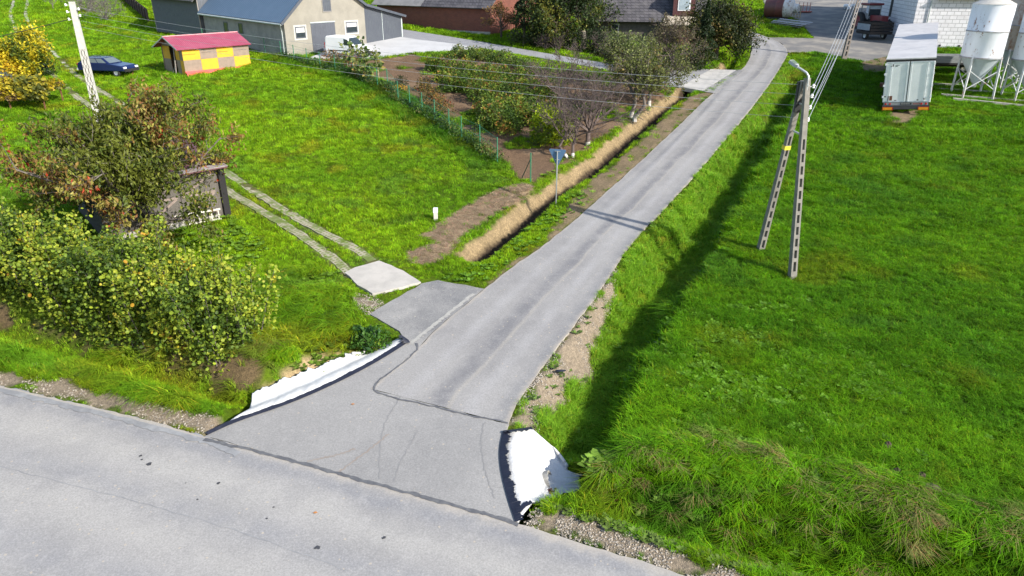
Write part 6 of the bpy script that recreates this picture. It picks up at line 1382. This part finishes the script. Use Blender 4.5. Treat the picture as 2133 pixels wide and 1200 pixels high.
# broad-leaved weeds in the meadow, on the road verges and the ditch sides
def weeds(name, poly, n, s0, s1, c, cut=.0):
    P = np.array(poly); x = rng.uniform(P[:, 0].min(), P[:, 0].max(), n*3); y = rng.uniform(P[:, 1].min(), P[:, 1].max(), n*3)
    k = inside(x, y, poly) & (fbm(x, y, 1.2, 44)+.25*rng.random(len(x)) > cut); x, y = x[k][:n], y[k][:n]
    f2 = np.full(x.shape, 1e9)
    for p in FLAT+[WHITE_L, WHITE_R]: f2 = np.minimum(f2, sdist(x, y, p))
    k = f2 > .08; x, y = x[k], y[k]
    return np.c_[x, y, ground_z(x, y)+.02], rng.uniform(s0, s1, len(x)), np.array(c)*(.7+.6*rng.random(len(x)))[:, None]
W_ = [weeds('w', TB, 420, .45, 1.0, (.13, .23, .035), .40), weeds('w', G2([(1260, 900), (1300, 760), (1370, 650), (1440, 540), (1500, 460), (1560, 400), (1590, 420), (1500, 540), (1430, 640), (1350, 760), (1300, 900)]), 420, .5, 1.1, (.10, .20, .03), .40), weeds('w', G2([(1280, 930), (1330, 760), (1420, 640), (1640, 640), (1830, 760), (1900, 870), (1650, 930), (1450, 930)]), 900, .3, .8, (.15, .29, .035), .60),
      weeds('w', G2([(1140, 890), (1250, 700), (1300, 560), (1330, 480), (1420, 405), (1470, 440), (1380, 600), (1290, 740), (1230, 900), (1180, 960)]), 700, .35, .9, (.16, .29, .04), .48),
      weeds('w', G2([(1190, 1000), (1260, 900), (1300, 950), (1290, 1010)]), 26, 1.0, 1.7, (.15, .25, .035), .4),
      weeds('w', G2([(1430, 600), (2100, 640), (2133, 1000), (1500, 900)]), 90, .4, .8, (.10, .2, .03), .68),
      weeds('w', G2([(900, 600), (960, 560), (1090, 470), (1200, 400), (1230, 420), (1080, 540), (1000, 600)]), 200, .5, .9, (.10, .2, .02), .45),
      weeds('w', G2([(930, 540), (1060, 430), (1100, 400), (1180, 350), (1330, 235), (1420, 190), (1380, 200), (1200, 320), (1080, 400), (980, 480)]), 260, .5, .9, (.12, .23, .02), .56),
      weeds('w', G2([(560, 740), (640, 700), (760, 690), (750, 740), (620, 775)]), 170, .4, .9, (.12, .19, .025), .35),
      weeds('w', G2([(-100, 720), (250, 800), (480, 860), (300, 830), (0, 745)]), 60, .4, .7, (.14, .2, .05), .5),
      weeds('w', G2([(1120, 1055), (1300, 1080), (1640, 1200), (1500, 1180), (1280, 1110)]), 220, .35, .75, (.12, .18, .04), .4),
      weeds('w', G2([(1080, 860), (1150, 760), (1230, 640), (1262, 600), (1280, 620), (1250, 690), (1130, 870)]), 90, .4, .85, (.11, .17, .04), .5),
      weeds('w', G2([(330, 500), (480, 440), (560, 520), (520, 560), (400, 520)]), 160, .5, 1., (.11, .2, .02), .4),
      weeds('w', G2([(560, 560), (700, 560), (760, 640), (640, 690), (560, 650)]), 110, .4, .8, (.11, .2, .02), .5)]
P = np.concatenate([w[0] for w in W_]); s = np.concatenate([w[1] for w in W_]); C = np.concatenate([w[2] for w in W_])
scatter('broadleaf_weeds', P, rng.random(len(P))*math.tau, s, C, kW, 4)
# loose gravel on the verges
x, y = [], []
for g, n in ((GRAVEL[0], 5200), (GRAVEL[1], 4200), (GRAVEL[2], 4200), (GRAVEL[3], 900)):
    Q = np.array(g); Q[:, 0] = np.clip(Q[:, 0], -20, 9); a = rng.uniform(Q[:, 0].min(), Q[:, 0].max(), n*4); b = rng.uniform(max(9, Q[:, 1].min()), Q[:, 1].max(), n*4); k = (sdist(a, b, g) < .1*rng.random(len(a))) & (vnoise(a, b, .5, 91) > .35); x.append(a[k][:n]); y.append(b[k][:n])
x = np.concatenate(x); y = np.concatenate(y); f2 = np.full(x.shape, 1e9)
for p in FLAT: f2 = np.minimum(f2, sdist(x, y, p))
k = f2 > .0; x, y = x[k], y[k]
scatter('gravel', np.c_[x, y, ground_z(x, y)+.006], rng.random(len(x))*math.tau, rng.uniform(.3, 1.1, len(x))**1.6, np.array((.30, .26, .21))*(.55+.8*rng.random(len(x)))[:, None], kP, 4)
# straw on the mown strip
x, y = [], []; Q = np.array(HAY); a = rng.uniform(Q[:, 0].min(), Q[:, 0].max(), 9000); b = rng.uniform(Q[:, 1].min(), Q[:, 1].max(), 9000); k = sdist(a, b, HAY) < -.05; a, b = a[k][:1500], b[k][:1500]
cH = mk('straw')
for _ in range(3): variant(cH, *blades(26, .16, .05, .012, 3.2, .6), GRASS)
scatter('dry_straw', np.c_[a, b, ground_z(a, b)+.02], rng.random(len(a))*math.tau, rng.uniform(.7, 1.3, len(a)), np.array((.38, .29, .19))*(.6+.8*rng.random(len(a)))[:, None], cH, 3)
# molehills in the meadow
m_mole = M_plain('fresh_earth', (.085, .055, .04), .95, (.05, .034, .026), 12, bump=.8)
for px, py, r in ((1937, 1030, .26), (1866, 989, .13), (1917, 998, .13), (1848, 932, .12), (1596, 1042, .10)):
    c = GH(px, py); c.z = float(ground_z(c.x, c.y)); mb = MB(); n = 10
    mb.lathe([(r, -.05), (r*.9, .05), (r*.55, .11), (r*.15, .14)], 12); mb.v = [Vector((v.x*random.uniform(.8, 1.2), v.y*random.uniform(.8, 1.2), v.z*random.uniform(.8, 1.3))) for v in mb.v]
    o = mb.build('molehill', m_mole, None); o.location = c+Vector((0, 0, .03)); tag(o, 'small brown molehill in the meadow grass' if r < .2 else 'largest brown molehill, at the edge of the tall front grass', 'molehill', 'molehills in the meadow')
# a fresh bare twig stack, fallen leaves on the asphalt
m_fl = M_plain('fallen_leaf', (.5, .2, .05), .8)
for px, py in ((657, 1068), (735, 842)):
    c = GH(px, py, .04); mb = MB(); mb.add([c+Vector((-.06, 0, 0)), c+Vector((0, -.04, .01)), c+Vector((.06, 0, .005)), c+Vector((0, .04, .012))], [(0, 1, 2, 3)]); tag(mb.build('fallen_leaf', m_fl), 'single orange leaf lying on the asphalt of the junction' if py < 900 else 'single orange leaf lying on the main road', 'leaf')
